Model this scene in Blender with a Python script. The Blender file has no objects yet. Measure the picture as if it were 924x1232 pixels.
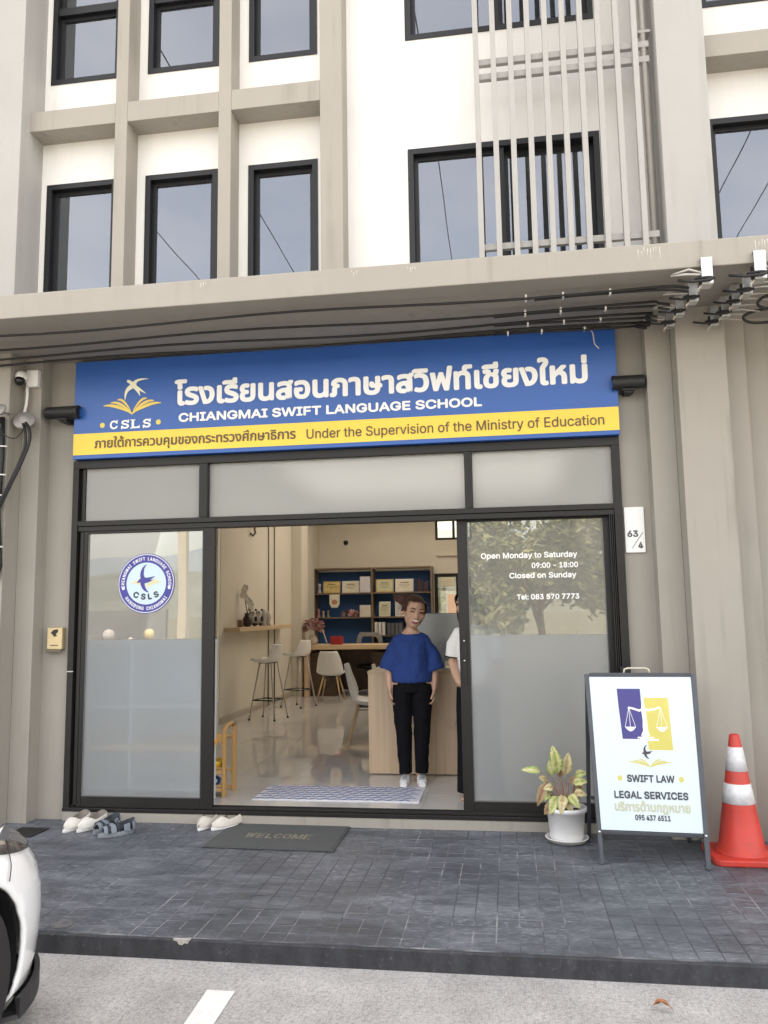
import bpy, bmesh, math, random, os
from mathutils import Vector, Matrix, noise as mnoise
R = math.radians
PI = math.pi
random.seed(7)
S = bpy.context.scene
COL = S.collection

# ------------------------------------------------------------------ camera
cam = bpy.data.cameras.new('camera')
cam.sensor_fit = 'VERTICAL'; cam.sensor_height = 36.0; cam.sensor_width = 27.0
cam.lens = 978.75 / 1232 * 36.0
cam.clip_start = 0.05; cam.clip_end = 4000
camo = bpy.data.objects.new('camera', cam); COL.objects.link(camo)
yaw, pit, rol = R(8.56116), R(7.04876), R(-0.88833)
fw = Vector((-math.sin(yaw)*math.cos(pit), math.cos(yaw)*math.cos(pit), math.sin(pit)))
r0 = Vector((math.cos(yaw), math.sin(yaw), 0)); u0 = r0.cross(fw)
rv = r0*math.cos(rol)+u0*math.sin(rol); uv = -r0*math.sin(rol)+u0*math.cos(rol)
M = Matrix((rv, uv, -fw)).transposed().to_4x4(); M.translation = Vector((0, 0, 1.65))
camo.matrix_world = M
S.camera = camo

# ------------------------------------------------------------------ light
SUN_EL, SUN_AZ = R(52), R(14)          # behind the building: the street front lies in open shade
w = bpy.data.worlds.new('World'); S.world = w; w.use_nodes = True
nt = w.node_tree; bg = nt.nodes['Background']
sky = nt.nodes.new('ShaderNodeTexSky'); sky.sky_type = 'NISHITA'; sky.sun_disc = False
sky.sun_elevation = SUN_EL; sky.sun_rotation = SUN_AZ
sky.air_density = 1.0; sky.dust_density = 4.0; sky.ozone_density = 1.0
hz = nt.nodes.new('ShaderNodeMixRGB'); hz.blend_type = 'ADD'; hz.inputs[0].default_value = 1.0     # even high haze over the whole sky
nt.links.new(sky.outputs[0], hz.inputs[1]); cn_ = nt.nodes.new('ShaderNodeTexNoise'); cn_.inputs['Scale'].default_value = 2.6; cn_.inputs['Detail'].default_value = 7; cn_.inputs['Roughness'].default_value = .6
cm_ = nt.nodes.new('ShaderNodeMapping'); cm_.inputs['Scale'].default_value = (1, 1, 2.4); ct_ = nt.nodes.new('ShaderNodeTexCoord')
nt.links.new(ct_.outputs['Generated'], cm_.inputs[0]); nt.links.new(cm_.outputs[0], cn_.inputs[0])
cr_ = nt.nodes.new('ShaderNodeValToRGB'); cr_.color_ramp.elements[0].position = .36; cr_.color_ramp.elements[1].position = .64
cr_.color_ramp.elements[0].color = (2.5, 2.85, 3.35, 1); cr_.color_ramp.elements[1].color = (4.0, 4.15, 4.35, 1)
nt.links.new(cn_.outputs[0], cr_.inputs[0]); nt.links.new(cr_.outputs[0], hz.inputs[2])
nt.links.new(hz.outputs[0], bg.inputs[0]); bg.inputs[1].default_value = 0.14
sl = bpy.data.lights.new('sun', 'SUN'); sl.energy = 2.1; sl.angle = R(0.6); sl.color = (1, .95, .87)
so = bpy.data.objects.new('sun', sl); COL.objects.link(so)
sd = Vector((math.sin(SUN_AZ)*math.cos(SUN_EL), math.cos(SUN_AZ)*math.cos(SUN_EL), math.sin(SUN_EL)))
so.rotation_euler = sd.to_track_quat('Z', 'Y').to_euler(); so.location = (5, 20, 30)
S.view_settings.view_transform = 'Standard'; S.view_settings.look = 'None'
S.view_settings.exposure = 1.78; S.view_settings.gamma = 1
S.view_settings.use_curve_mapping = False
S.view_settings.use_white_balance = True; S.view_settings.white_balance_temperature = 8500; S.view_settings.white_balance_tint = 14
S.cycles.max_bounces = 10; S.cycles.transmission_bounces = 8; S.cycles.transparent_max_bounces = 12
S.cycles.diffuse_bounces = 8; S.cycles.glossy_bounces = 5
S.cycles.sample_clamp_indirect = 6.0
S.cycles.use_denoising = True

# ------------------------------------------------------------------ materials
def lin(c):
    if isinstance(c, str):
        v = [int(c[i:i+2], 16)/255 for i in (0, 2, 4)]
        c = [x/12.92 if x <= .04045 else ((x+.055)/1.055)**2.4 for x in v]
    return (c[0], c[1], c[2], 1)
_m = {}
def mat(name, color, rough=.6, var=.0, scale=8, bump=0, bscale=60, metal=0, color2=None, spec=.5, stretch=None, detail=6):
    """Principled with noise variation of colour and roughness and fine bump."""
    if name in _m: return _m[name]
    m = bpy.data.materials.new(name); m.use_nodes = True; n = m.node_tree; p = n.nodes['Principled BSDF']
    c = lin(color); p.inputs['Base Color'].default_value = c
    p.inputs['Roughness'].default_value = rough; p.inputs['Metallic'].default_value = metal
    p.inputs['Specular IOR Level'].default_value = spec
    tc = n.nodes.new('ShaderNodeTexCoord'); mp = n.nodes.new('ShaderNodeMapping')
    n.links.new(tc.outputs['Object'], mp.inputs[0])
    if stretch: mp.inputs['Scale'].default_value = stretch
    if var or color2:
        nz = n.nodes.new('ShaderNodeTexNoise'); nz.inputs['Scale'].default_value = scale; nz.inputs['Detail'].default_value = detail
        nz.inputs['Roughness'].default_value = .62
        n.links.new(mp.outputs[0], nz.inputs[0])
        rp = n.nodes.new('ShaderNodeValToRGB'); rp.color_ramp.elements[0].position = .3; rp.color_ramp.elements[1].position = .7
        a = [max(0, x*(1-var)) for x in c[:3]]; b = [min(1, x*(1+var)) for x in c[:3]]
        if color2: b = lin(color2)[:3]
        rp.color_ramp.elements[0].color = (*a, 1); rp.color_ramp.elements[1].color = (*b, 1)
        n.links.new(nz.outputs[0], rp.inputs[0]); n.links.new(rp.outputs[0], p.inputs['Base Color'])
        mr = n.nodes.new('ShaderNodeMapRange'); mr.inputs[3].default_value = max(0.02, rough-.07); mr.inputs[4].default_value = min(1, rough+.07)
        n.links.new(nz.outputs[0], mr.inputs[0]); n.links.new(mr.outputs[0], p.inputs['Roughness'])
    if bump:
        nb = n.nodes.new('ShaderNodeTexNoise'); nb.inputs['Scale'].default_value = bscale; nb.inputs['Detail'].default_value = 4
        n.links.new(mp.outputs[0], nb.inputs[0])
        bp = n.nodes.new('ShaderNodeBump'); bp.inputs['Strength'].default_value = bump; bp.inputs['Distance'].default_value = .01
        n.links.new(nb.outputs[0], bp.inputs['Height']); n.links.new(bp.outputs[0], p.inputs['Normal'])
    _m[name] = m; return m

def streak_mat(name, color, dirt, rough=.75, amount=.5, bump=.12):
    """painted render with rain streaks and stains"""
    m = mat(name, color, rough, .05, 1.2, bump, 90); n = m.node_tree; p = n.nodes['Principled BSDF']
    src = p.inputs['Base Color'].links[0].from_socket
    tc = [x for x in n.nodes if x.type == 'TEX_COORD'][0]
    mp = n.nodes.new('ShaderNodeMapping'); mp.inputs['Scale'].default_value = (14, 14, .55); n.links.new(tc.outputs['Object'], mp.inputs[0])
    nz = n.nodes.new('ShaderNodeTexNoise'); nz.inputs['Scale'].default_value = 1.0; nz.inputs['Detail'].default_value = 8; n.links.new(mp.outputs[0], nz.inputs[0])
    n2 = n.nodes.new('ShaderNodeTexNoise'); n2.inputs['Scale'].default_value = 1.7; n2.inputs['Detail'].default_value = 5; n.links.new(tc.outputs['Object'], n2.inputs[0])
    r1 = n.nodes.new('ShaderNodeMapRange'); r1.inputs[1].default_value = .52; r1.inputs[2].default_value = .75; n.links.new(nz.outputs[0], r1.inputs[0])
    r2 = n.nodes.new('ShaderNodeMapRange'); r2.inputs[1].default_value = .42; r2.inputs[2].default_value = .68; n.links.new(n2.outputs[0], r2.inputs[0])
    mu = n.nodes.new('ShaderNodeMath'); mu.operation = 'MULTIPLY'; n.links.new(r1.outputs[0], mu.inputs[0]); n.links.new(r2.outputs[0], mu.inputs[1])
    mu2 = n.nodes.new('ShaderNodeMath'); mu2.operation = 'MULTIPLY'; mu2.inputs[1].default_value = amount; n.links.new(mu.outputs[0], mu2.inputs[0])
    mx = n.nodes.new('ShaderNodeMixRGB'); n.links.new(mu2.outputs[0], mx.inputs[0]); n.links.new(src, mx.inputs[1]); mx.inputs[2].default_value = lin(dirt)
    n.links.new(mx.outputs[0], p.inputs['Base Color'])
    return m

def glass_mat(name, tint, ior, rough=0.0, refl=(1, 1, 1), veil=0):
    """thin window pane: mirror reflection by Fresnel over a tinted see-through body"""
    m = bpy.data.materials.new(name); m.use_nodes = True; n = m.node_tree
    for x in list(n.nodes):
        if x.type == 'BSDF_PRINCIPLED': n.nodes.remove(x)
    out = n.nodes['Material Output']
    fr = n.nodes.new('ShaderNodeFresnel'); fr.inputs[0].default_value = ior
    geo = n.nodes.new('ShaderNodeNewGeometry')
    tr = n.nodes.new('ShaderNodeBsdfTransparent'); tr.inputs[0].default_value = (*tint, 1)
    gl = n.nodes.new('ShaderNodeBsdfGlossy'); gl.inputs[0].default_value = (*refl, 1); gl.inputs[1].default_value = rough
    tc = n.nodes.new('ShaderNodeTexCoord'); nz = n.nodes.new('ShaderNodeTexNoise'); nz.inputs['Scale'].default_value = 1.3; nz.inputs['Detail'].default_value = 1
    n.links.new(tc.outputs['Object'], nz.inputs[0])
    bp = n.nodes.new('ShaderNodeBump'); bp.inputs['Strength'].default_value = .05; bp.inputs['Distance'].default_value = .02
    n.links.new(nz.outputs[0], bp.inputs['Height']); n.links.new(bp.outputs[0], gl.inputs['Normal'])
    mx = n.nodes.new('ShaderNodeMixShader'); n.links.new(fr.outputs[0], mx.inputs[0]); n.links.new(tr.outputs[0], mx.inputs[1]); n.links.new(gl.outputs[0], mx.inputs[2])
    if veil:  # pale diffuse veil mixed in to lighten the pane's reflections
        df = n.nodes.new('ShaderNodeBsdfDiffuse'); df.inputs[0].default_value = (.62, .63, .62, 1); m2 = n.nodes.new('ShaderNodeMixShader')
        dn = n.nodes.new('ShaderNodeTexNoise'); dn.inputs['Scale'].default_value = 2.2; dn.inputs['Detail'].default_value = 6; n.links.new(tc.outputs['Object'], dn.inputs[0])
        dr_ = n.nodes.new('ShaderNodeMapRange'); dr_.inputs[3].default_value = veil*.6; dr_.inputs[4].default_value = veil*1.4; n.links.new(dn.outputs[0], dr_.inputs[0])
        n.links.new(dr_.outputs[0], m2.inputs[0]); n.links.new(mx.outputs[0], m2.inputs[1]); n.links.new(df.outputs[0], m2.inputs[2]); mx = m2
    n.links.new(mx.outputs[0], out.inputs[0]); return m

def frost_mat(name, color, trans=.55, rough=.42):
    """sandblasted film: part milky diffuse, part blurred see-through, faint sheen"""
    m = bpy.data.materials.new(name); m.use_nodes = True; n = m.node_tree
    out = n.nodes['Material Output']; p = n.nodes['Principled BSDF']
    p.inputs['Base Color'].default_value = lin(color); p.inputs['Roughness'].default_value = .32
    p.inputs['Specular IOR Level'].default_value = .6
    rf = n.nodes.new('ShaderNodeBsdfRefraction'); rf.inputs['IOR'].default_value = 1.12; rf.inputs['Roughness'].default_value = rough
    rf.inputs['Color'].default_value = (.86, .9, .93, 1)
    tl = n.nodes.new('ShaderNodeBsdfTranslucent'); tl.inputs[0].default_value = (.8, .83, .85, 1)
    m0 = n.nodes.new('ShaderNodeMixShader'); m0.inputs[0].default_value = .35; n.links.new(rf.outputs[0], m0.inputs[1]); n.links.new(tl.outputs[0], m0.inputs[2])
    m1 = n.nodes.new('ShaderNodeMixShader'); m1.inputs[0].default_value = 1-trans
    n.links.new(m0.outputs[0], m1.inputs[1]); n.links.new(p.outputs[0], m1.inputs[2])
    n.links.new(m1.outputs[0], out.inputs[0]); return m

def wood_mat(name, a, b, rough=.45, axis='Z', sc=9):
    if name in _m: return _m[name]
    st = {'Z': (sc, sc, .6), 'X': (.6, sc, sc), 'Y': (sc, .6, sc)}[axis]
    return mat(name, a, rough, 0, 2.2, .05, 40, color2=b, stretch=st, detail=9)

TAUPE = streak_mat('taupe_render', (.325, .302, .266), (.17, .168, .135), amount=.65)
TAUPE_IN = mat('interior_cream_paint', (.60, .57, .49), .8, .04, 1.5, .06, 70)
GREYR = streak_mat('grey_render', (.37, .365, .35), (.24, .23, .21), amount=.4)
WHITEW = streak_mat('white_render', (.735, .725, .705), (.42, .39, .34), amount=.3, bump=.08)
FRAME = mat('charcoal_aluminium', (.014, .0125, .012), .45, .12, 5, .02, 120, spec=.35)
FRAME_UP = mat('black_window_aluminium', (.012, .0125, .015), .45, .12, 5, spec=.35)
GLASS_CLEAR = glass_mat('shopfront_glass', (.66, .71, .71), 2.4, veil=.17)
GLASS_UP = glass_mat('tinted_window_glass', (.34, .38, .44), 2.6, refl=(.80, .87, .97), veil=.035)
FROST = frost_mat('frosted_film', 'c8cccc', .74, .34)
FROST_T = frost_mat('frosted_transom', 'b9b9b5', .55, .4)
GREYMETAL = mat('light_grey_slat_paint', (.35, .342, .325), .45, .04, 6, .02, 50)
BLACKP = mat('black_plastic', (.013, .013, .014), .5, .2, 8)
CABLE = mat('black_cable_rubber', (.012, .012, .013), .6, .2, 30)
GALV = mat('galvanised_steel', (.55, .56, .57), .35, .25, 14, .04, 60, metal=.85)
WHITEPL = mat('white_plastic', (.75, .75, .73), .4, .05, 9)
BLUE = mat('sign_blue', (.014, .100, .37), .35, .05, 2)
YELLOW = mat('sign_yellow', (.86, .60, .075), .4, .04, 3)
SIGNWHITE = mat('sign_white_letters', (.86, .86, .84), .4, .02, 20)
SIGNDARK = mat('sign_brown_letters', (.10, .065, .035), .5, .05, 20)
SIGNGOLD = mat('logo_gold', (.82, .60, .13), .45, .04, 20)

# ------------------------------------------------------------------ mesh helpers
class MB:
    def __init__(s): s.v = []; s.f = []; s.sm = []
    def add(s, vs, fs, smooth=False):
        o = len(s.v); s.v += [tuple(v) for v in vs]; s.f += [tuple(i+o for i in f) for f in fs]; s.sm += [smooth]*len(fs); return s
    def box(s, x0, x1, y0, y1, z0, z1):
        vs = [(x, y, z) for z in (z0, z1) for y in (y0, y1) for x in (x0, x1)]
        return s.add(vs, [(0, 2, 3, 1), (4, 5, 7, 6), (0, 1, 5, 4), (2, 6, 7, 3), (0, 4, 6, 2), (1, 3, 7, 5)])
    def cbox(s, c, h, m=None):
        vs = [Vector((x*h[0], y*h[1], z*h[2])) for z in (-1, 1) for y in (-1, 1) for x in (-1, 1)]
        if m: vs = [m @ v for v in vs]
        vs = [v+Vector(c) for v in vs]
        return s.add(vs, [(0, 2, 3, 1), (4, 5, 7, 6), (0, 1, 5, 4), (2, 6, 7, 3), (0, 4, 6, 2), (1, 3, 7, 5)])
    def bar(s, a, b, w, h=None, ref=(0, 0, 1)):
        a, b = Vector(a), Vector(b); h = h or w; t = (b-a).normalized(); rf = Vector(ref)
        if abs(t.dot(rf)) > .98: rf = Vector((1, 0, 0))
        u = t.cross(rf).normalized(); v = u.cross(t)
        vs = [p+u*w/2*i+v*h/2*j for p in (a, b) for i, j in ((-1, -1), (1, -1), (1, 1), (-1, 1))]
        return s.add(vs, [(0, 1, 2, 3), (7, 6, 5, 4), (0, 4, 5, 1), (1, 5, 6, 2), (2, 6, 7, 3), (3, 7, 4, 0)])
    def tube(s, pts, rad, n=8, caps=True, ref=(0, 0, 1), flat=1.0):
        pts = [Vector(p) for p in pts]; k = len(pts)
        rr = rad if isinstance(rad, (list, tuple)) else [rad]*k
        vs = []; u = None
        for i, p in enumerate(pts):
            t = (pts[min(i+1, k-1)]-pts[max(i-1, 0)]).normalized()
            if u is None:
                rf = Vector(ref)
                if abs(t.dot(rf)) > .95: rf = Vector((1, 0, 0)) if abs(t.x) < .9 else Vector((0, 1, 0))
                u = (rf-t*rf.dot(t)).normalized()
            else: u = (u-t*u.dot(t)).normalized()
            v = t.cross(u)
            r = rr[i]; ra, rb = (r if isinstance(r, (tuple, list)) else (r, r*flat))
            vs += [p+u*math.cos(2*PI*j/n)*ra+v*math.sin(2*PI*j/n)*rb for j in range(n)]
        fs = [(i*n+j, i*n+(j+1) % n, (i+1)*n+(j+1) % n, (i+1)*n+j) for i in range(k-1) for j in range(n)]
        s.add(vs, fs, True)
        if caps:
            o = len(s.v)-len(vs)
            s.f += [tuple(o+j for j in range(n))[::-1], tuple(o+(k-1)*n+j for j in range(n))]; s.sm += [False, False]
        return s
    def lathe(s, prof, c=(0, 0, 0), n=28, axis='Z', m=None):
        vs = []
        for r, h in prof:
            for j in range(n):
                a = 2*PI*j/n; v = Vector((r*math.cos(a), r*math.sin(a), h))
                if axis == 'X': v = Vector((v.z, v.x, v.y))
                if axis == 'Y': v = Vector((v.x, v.z, v.y))
                if m: v = m @ v
                vs.append(v+Vector(c))
        k = len(prof)
        fs = [(i*n+j, i*n+(j+1) % n, (i+1)*n+(j+1) % n, (i+1)*n+j) for i in range(k-1) for j in range(n)]
        s.add(vs, fs, True); o = len(s.v)-len(vs)
        s.f += [tuple(o+j for j in range(n))[::-1], tuple(o+(k-1)*n+j for j in range(n))]; s.sm += [False, False]
        return s
    def poly(s, pts): return s.add(pts, [tuple(range(len(pts)))])
    def prism(s, pts, d):
        """extrude polygon (list of 3d points) by vector d"""
        n = len(pts); d = Vector(d); a = [Vector(p) for p in pts]; b = [p+d for p in a]
        fs = [tuple(range(n)), tuple(range(2*n-1, n-1, -1))]+[(i, i+n, (i+1) % n+n, (i+1) % n) for i in range(n)]
        return s.add(a+b, fs)
    def ell(s, c, r, n=16, k=10, m=None):
        prof = []
        vs = []
        for i in range(k+1):
            th = PI*(i+.0)/k; 
            if i in (0, k): vs.append(Vector((0, 0, r[2]*math.cos(th)))); continue
            for j in range(n):
                a = 2*PI*j/n; vs.append(Vector((r[0]*math.sin(th)*math.cos(a), r[1]*math.sin(th)*math.sin(a), r[2]*math.cos(th))))
        if m: vs = [m @ v for v in vs]
        vs = [v+Vector(c) for v in vs]; fs = []
        for j in range(n):
            fs.append((0, 1+j, 1+(j+1) % n))
            for i in range(k-2):
                a = 1+i*n; b = a+n; fs.append((a+j, b+j, b+(j+1) % n, a+(j+1) % n))
            a = 1+(k-2)*n; fs.append((len(vs)-1, a+(j+1) % n, a+j))
        return s.add(vs, fs, True)
    def mesh(s, name, m=None, fix=True):
        me = bpy.data.meshes.new(name); me.from_pydata(s.v, [], s.f)
        me.polygons.foreach_set('use_smooth', s.sm)
        if fix:
            b = bmesh.new(); b.from_mesh(me); bmesh.ops.recalc_face_normals(b, faces=b.faces); b.to_mesh(me); b.free()
        if m: me.materials.append(m)
        me.update(); return me
    def build(s, name, m=None, parent=None, bevel=0, seg=2, fix=True):
        return link(name, s.mesh(name, m, fix), parent, bevel, seg)

def link(name, me, parent=None, bevel=0, seg=2):
    o = bpy.data.objects.new(name, me); COL.objects.link(o)
    if parent: o.parent = parent
    if bevel:
        b = o.modifiers.new('b', 'BEVEL'); b.width = bevel; b.segments = seg; b.limit_method = 'ANGLE'; b.angle_limit = R(40)
        b.harden_normals = False
    return o
def tag(o, label=None, cat=None, group=None, kind=None):
    if label: o['label'] = label
    if cat: o['category'] = cat
    if group: o['group'] = group
    if kind: o['kind'] = kind
    return o
def thing(name, loc, label, cat, group=None, rz=0):
    o = bpy.data.objects.new(name, None); COL.objects.link(o); o.location = loc; o.rotation_euler = (0, 0, rz)
    o.empty_display_size = .1
    return tag(o, label, cat, group)
def copy_tree(o, parent=None, loc=None, rz=None, label=None):
    c = o.copy(); COL.objects.link(c); c.parent = parent
    if loc is not None: c.location = loc
    if rz is not None: c.rotation_euler = (0, 0, rz)
    if label: c['label'] = label
    for ch in list(o.children): copy_tree(ch, c)
    return c
def B(name, x0, x1, y0, y1, z0, z1, m, parent=None, bevel=0):
    return MB().box(x0, x1, y0, y1, z0, z1).build(name, m, parent, bevel)
def flat(me_obj):
    for p in me_obj.data.polygons: p.use_smooth = False

def holed_wall(name, x0, x1, z0, z1, y0, y1, holes, m, parent=None):
    """slab between y0 and y1 with rectangular openings (x0,x1,z0,z1)"""
    xs = sorted({x0, x1, *[h[0] for h in holes], *[h[1] for h in holes]}); zs = sorted({z0, z1, *[h[2] for h in holes], *[h[3] for h in holes]})
    xs = [x for x in xs if x0 <= x <= x1]; zs = [z for z in zs if z0 <= z <= z1]
    def solid(i, j):
        if i < 0 or j < 0 or i >= len(xs)-1 or j >= len(zs)-1: return False
        cx, cz = (xs[i]+xs[i+1])/2, (zs[j]+zs[j+1])/2
        return not any(h[0] < cx < h[1] and h[2] < cz < h[3] for h in holes)
    b = MB()
    for i in range(len(xs)-1):
        for j in range(len(zs)-1):
            if not solid(i, j): continue
            a, c, d, e = xs[i], xs[i+1], zs[j], zs[j+1]
            b.add([(a, y0, d), (c, y0, d), (c, y0, e), (a, y0, e)], [(0, 1, 2, 3)])
            b.add([(a, y1, d), (c, y1, d), (c, y1, e), (a, y1, e)], [(3, 2, 1, 0)])
            if not solid(i-1, j): b.add([(a, y0, d), (a, y1, d), (a, y1, e), (a, y0, e)], [(3, 2, 1, 0)])
            if not solid(i+1, j): b.add([(c, y0, d), (c, y1, d), (c, y1, e), (c, y0, e)], [(0, 1, 2, 3)])
            if not solid(i, j-1): b.add([(a, y0, d), (c, y0, d), (c, y1, d), (a, y1, d)], [(3, 2, 1, 0)])
            if not solid(i, j+1): b.add([(a, y0, e), (c, y0, e), (c, y1, e), (a, y1, e)], [(0, 1, 2, 3)])
    return b.build(name, m, parent, fix=False)

# text as thin flat print, embossed by shifted copies for weight
try:
    INTER = bpy.data.fonts.load(os.path.join(bpy.utils.resource_path('LOCAL'), 'datafiles', 'fonts', 'Inter.woff2'))
except Exception:
    INTER = None
_tc = {}
def glyph_mesh(s, thai=False, res=3):
    key = (s, thai)
    if key in _tc: return _tc[key]
    c = bpy.data.curves.new('lettering', 'FONT'); c.body = s; c.size = 1; c.resolution_u = res
    if INTER and not thai: c.font = INTER
    o = bpy.data.objects.new('lettering', c); COL.objects.link(o)
    dg = bpy.context.evaluated_depsgraph_get(); dg.update()
    me = bpy.data.meshes.new_from_object(o.evaluated_get(dg))
    vs = [v.co.copy() for v in me.vertices]; fs = [tuple(p.vertices) for p in me.polygons]
    bpy.data.objects.remove(o); bpy.data.curves.remove(c); bpy.data.meshes.remove(me)
    _tc[key] = (vs, fs); return vs, fs
def text_pts(s, x0, x1, z0, z1, bold=0.0, thai=False, nb=6):
    vs, fs = glyph_mesh(s, thai)
    ax, bx = min(v.x for v in vs), max(v.x for v in vs); ay, by = min(v.y for v in vs), max(v.y for v in vs)
    sx = (x1-x0-2*bold)/(bx-ax); sy = (z1-z0-2*bold)/(by-ay)
    out = []
    offs = [(0, 0)]+([(math.cos(2*PI*k/nb)*bold, math.sin(2*PI*k/nb)*bold) for k in range(nb)] if bold else [])
    V = []; Fc = []
    for k, (dx, dy) in enumerate(offs):
        o = len(V)
        for n_, f in enumerate(fs):      # each face gets a hair of its own height, so overlapping strokes never coincide
            Fc.append(tuple(range(len(V), len(V)+len(f))))
            V += [(x0+bold+(vs[i].x-ax)*sx+dx, z0+bold+(vs[i].y-ay)*sy+dy, k*.00012+(n_ % 31)*.0000035) for i in f]
    return V, Fc
def text(name, s, x0, x1, z0, z1, y, m, parent, bold=0.0, thai=False, xf=None, nb=6):
    V, Fc = text_pts(s, x0, x1, z0, z1, bold, thai, nb)
    b = MB()
    if xf: b.add([xf(a, c, d) for a, c, d in V], Fc)
    else: b.add([(a, y-d, c) for a, c, d in V], Fc)
    return b.build(name, m, parent, fix=False)
def fpoly(name, polys, m, parent, xf):
    """flat printed shapes; polys are lists of (x,z); each is laid slightly above the last"""
    b = MB()
    bm = bmesh.new()
    for k, p in enumerate(polys):
        vs = [bm.verts.new(xf(a, c, k*.00008)) for a, c in p]
        try: bm.faces.new(vs)
        except ValueError: pass
    bmesh.ops.triangulate(bm, faces=bm.faces[:])
    me = bpy.data.meshes.new(name); bm.to_mesh(me); bm.free(); me.materials.append(m)
    return link(name, me, parent)

def crescent(p0, p1, p2, w0, w1, n=10):
    """tapering curved blade through p0-p1-p2 (quadratic), widest at its root"""
    L_, R_ = [], []
    for i in range(n+1):
        t = i/n; x = (1-t)**2*p0[0]+2*t*(1-t)*p1[0]+t*t*p2[0]; z = (1-t)**2*p0[1]+2*t*(1-t)*p1[1]+t*t*p2[1]
        dx = 2*(1-t)*(p1[0]-p0[0])+2*t*(p2[0]-p1[0]); dz = 2*(1-t)*(p1[1]-p0[1])+2*t*(p2[1]-p1[1]); l = math.hypot(dx, dz) or 1
        w_ = (w0*(1-t)**.8+w1*t)/2; L_.append((x-dz/l*w_, z+dx/l*w_)); R_.append((x+dz/l*w_, z-dx/l*w_))
    return L_+R_[::-1]
SWIFT = [crescent((.34, .48), (.16, .78), (.52, 1.0), .24, .01), crescent((.32, .42), (.30, .16), (.66, .02), .26, .01), crescent((.02, .36), (.14, .44), (.34, .46), .02, .20, 8), crescent((.30, .46), (.55, .44), (.98, .58), .20, .01), crescent((.34, .43), (.60, .38), (.86, .46), .16, .01)]
SWIFT_SIGN = [crescent((.40, .62), (.36, .98), (1.0, .92), .20, .01), crescent((.30, .60), (.02, .50), (.04, .0), .22, .01), crescent((.10, .90), (.22, .88), (.40, .62), .05, .22, 8), crescent((.36, .66), (.55, .50), (.66, .16), .22, .01), crescent((.42, .62), (.66, .44), (.90, .26), .16, .01), [(.17+.07*math.cos(i*PI/8), .86+.07*math.sin(i*PI/8)) for i in range(16)]]
def place(polys, x0, x1, z0, z1): return [[(x0+a*(x1-x0), z0+b*(z1-z0)) for a, b in poly] for poly in polys]
def book_polys(x0, x1, z0, z1, nl=3):
    """open book seen from its foot: curved pages fanning from the spine"""
    out = []; cx = (x0+x1)/2; hw = (x1-x0)/2; h = z1-z0
    for sgn in (-1, 1):
        for k in range(nl):
            f = 1-k*.24; top = .72+k*.15; n = 8; up = []; lo = []
            for i in range(n+1):
                t = i/n; x = cx+sgn*hw*f*t*1.0
                z = z0+h*(.0+top*(math.sin(t*PI/2)**.8)) - h*.16*(t**3)
                th = h*(.05+.14*math.sin(PI*min(1, t*1.0)))*(.9 if k else 1)
                up.append((x, z)); lo.append((x, z-th))
            out.append(up+lo[::-1])
    return out
def disc(cx, cz, r, n=32): return [(cx+r*math.cos(2*PI*i/n), cz+r*math.sin(2*PI*i/n)) for i in range(n)]
def ring_polys(cx, cz, r0, r1, n=64):
    return [[(cx+r*math.cos(a), cz+r*math.sin(a)) for r, a in ((r0, 2*PI*i/n), (r1, 2*PI*i/n), (r1, 2*PI*(i+1)/n), (r0, 2*PI*(i+1)/n))] for i in range(n)]
# ------------------------------------------------------------------ world-position materials for ground surfaces
def pos_mat(name, build):
    m = bpy.data.materials.new(name); m.use_nodes = True; n = m.node_tree
    g = n.nodes.new('ShaderNodeNewGeometry'); build(n, g.outputs['Position'], n.nodes['Principled BSDF']); return m
def nnoise(n, src, scale, detail=5, rough=.6, stretch=(1, 1, 1), rot=0):
    mp = n.nodes.new('ShaderNodeMapping'); mp.inputs['Scale'].default_value = stretch; mp.inputs['Rotation'].default_value = (0, 0, rot)
    n.links.new(src, mp.inputs[0]); z = n.nodes.new('ShaderNodeTexNoise'); z.inputs['Scale'].default_value = scale
    z.inputs['Detail'].default_value = detail; z.inputs['Roughness'].default_value = rough; n.links.new(mp.outputs[0], z.inputs[0]); return z.outputs[0]
def nrange(n, src, a, b, c=0, d=1):
    r = n.nodes.new('ShaderNodeMapRange'); r.inputs[1].default_value = a; r.inputs[2].default_value = b; r.inputs[3].default_value = c; r.inputs[4].default_value = d
    n.links.new(src, r.inputs[0]); return r.outputs[0]
def nmix(n, fac, a, b):
    x = n.nodes.new('ShaderNodeMixRGB')
    if isinstance(fac, float): x.inputs[0].default_value = fac
    else: n.links.new(fac, x.inputs[0])
    for i, c in ((1, a), (2, b)):
        if isinstance(c, (tuple, str)): x.inputs[i].default_value = lin(c)
        else: n.links.new(c, x.inputs[i])
    return x.outputs[0]
def nmul(n, a, b):
    x = n.nodes.new('ShaderNodeMath'); x.operation = 'MULTIPLY'; n.links.new(a, x.inputs[0])
    if isinstance(b, float): x.inputs[1].default_value = b
    else: n.links.new(b, x.inputs[1])
    return x.outputs[0]
def nbump(n, src, p, st=.3, dist=.005):
    b = n.nodes.new('ShaderNodeBump'); b.inputs['Strength'].default_value = st; b.inputs['Distance'].default_value = dist
    n.links.new(src, b.inputs['Height']); n.links.new(b.outputs[0], p.inputs['Normal'])

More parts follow.
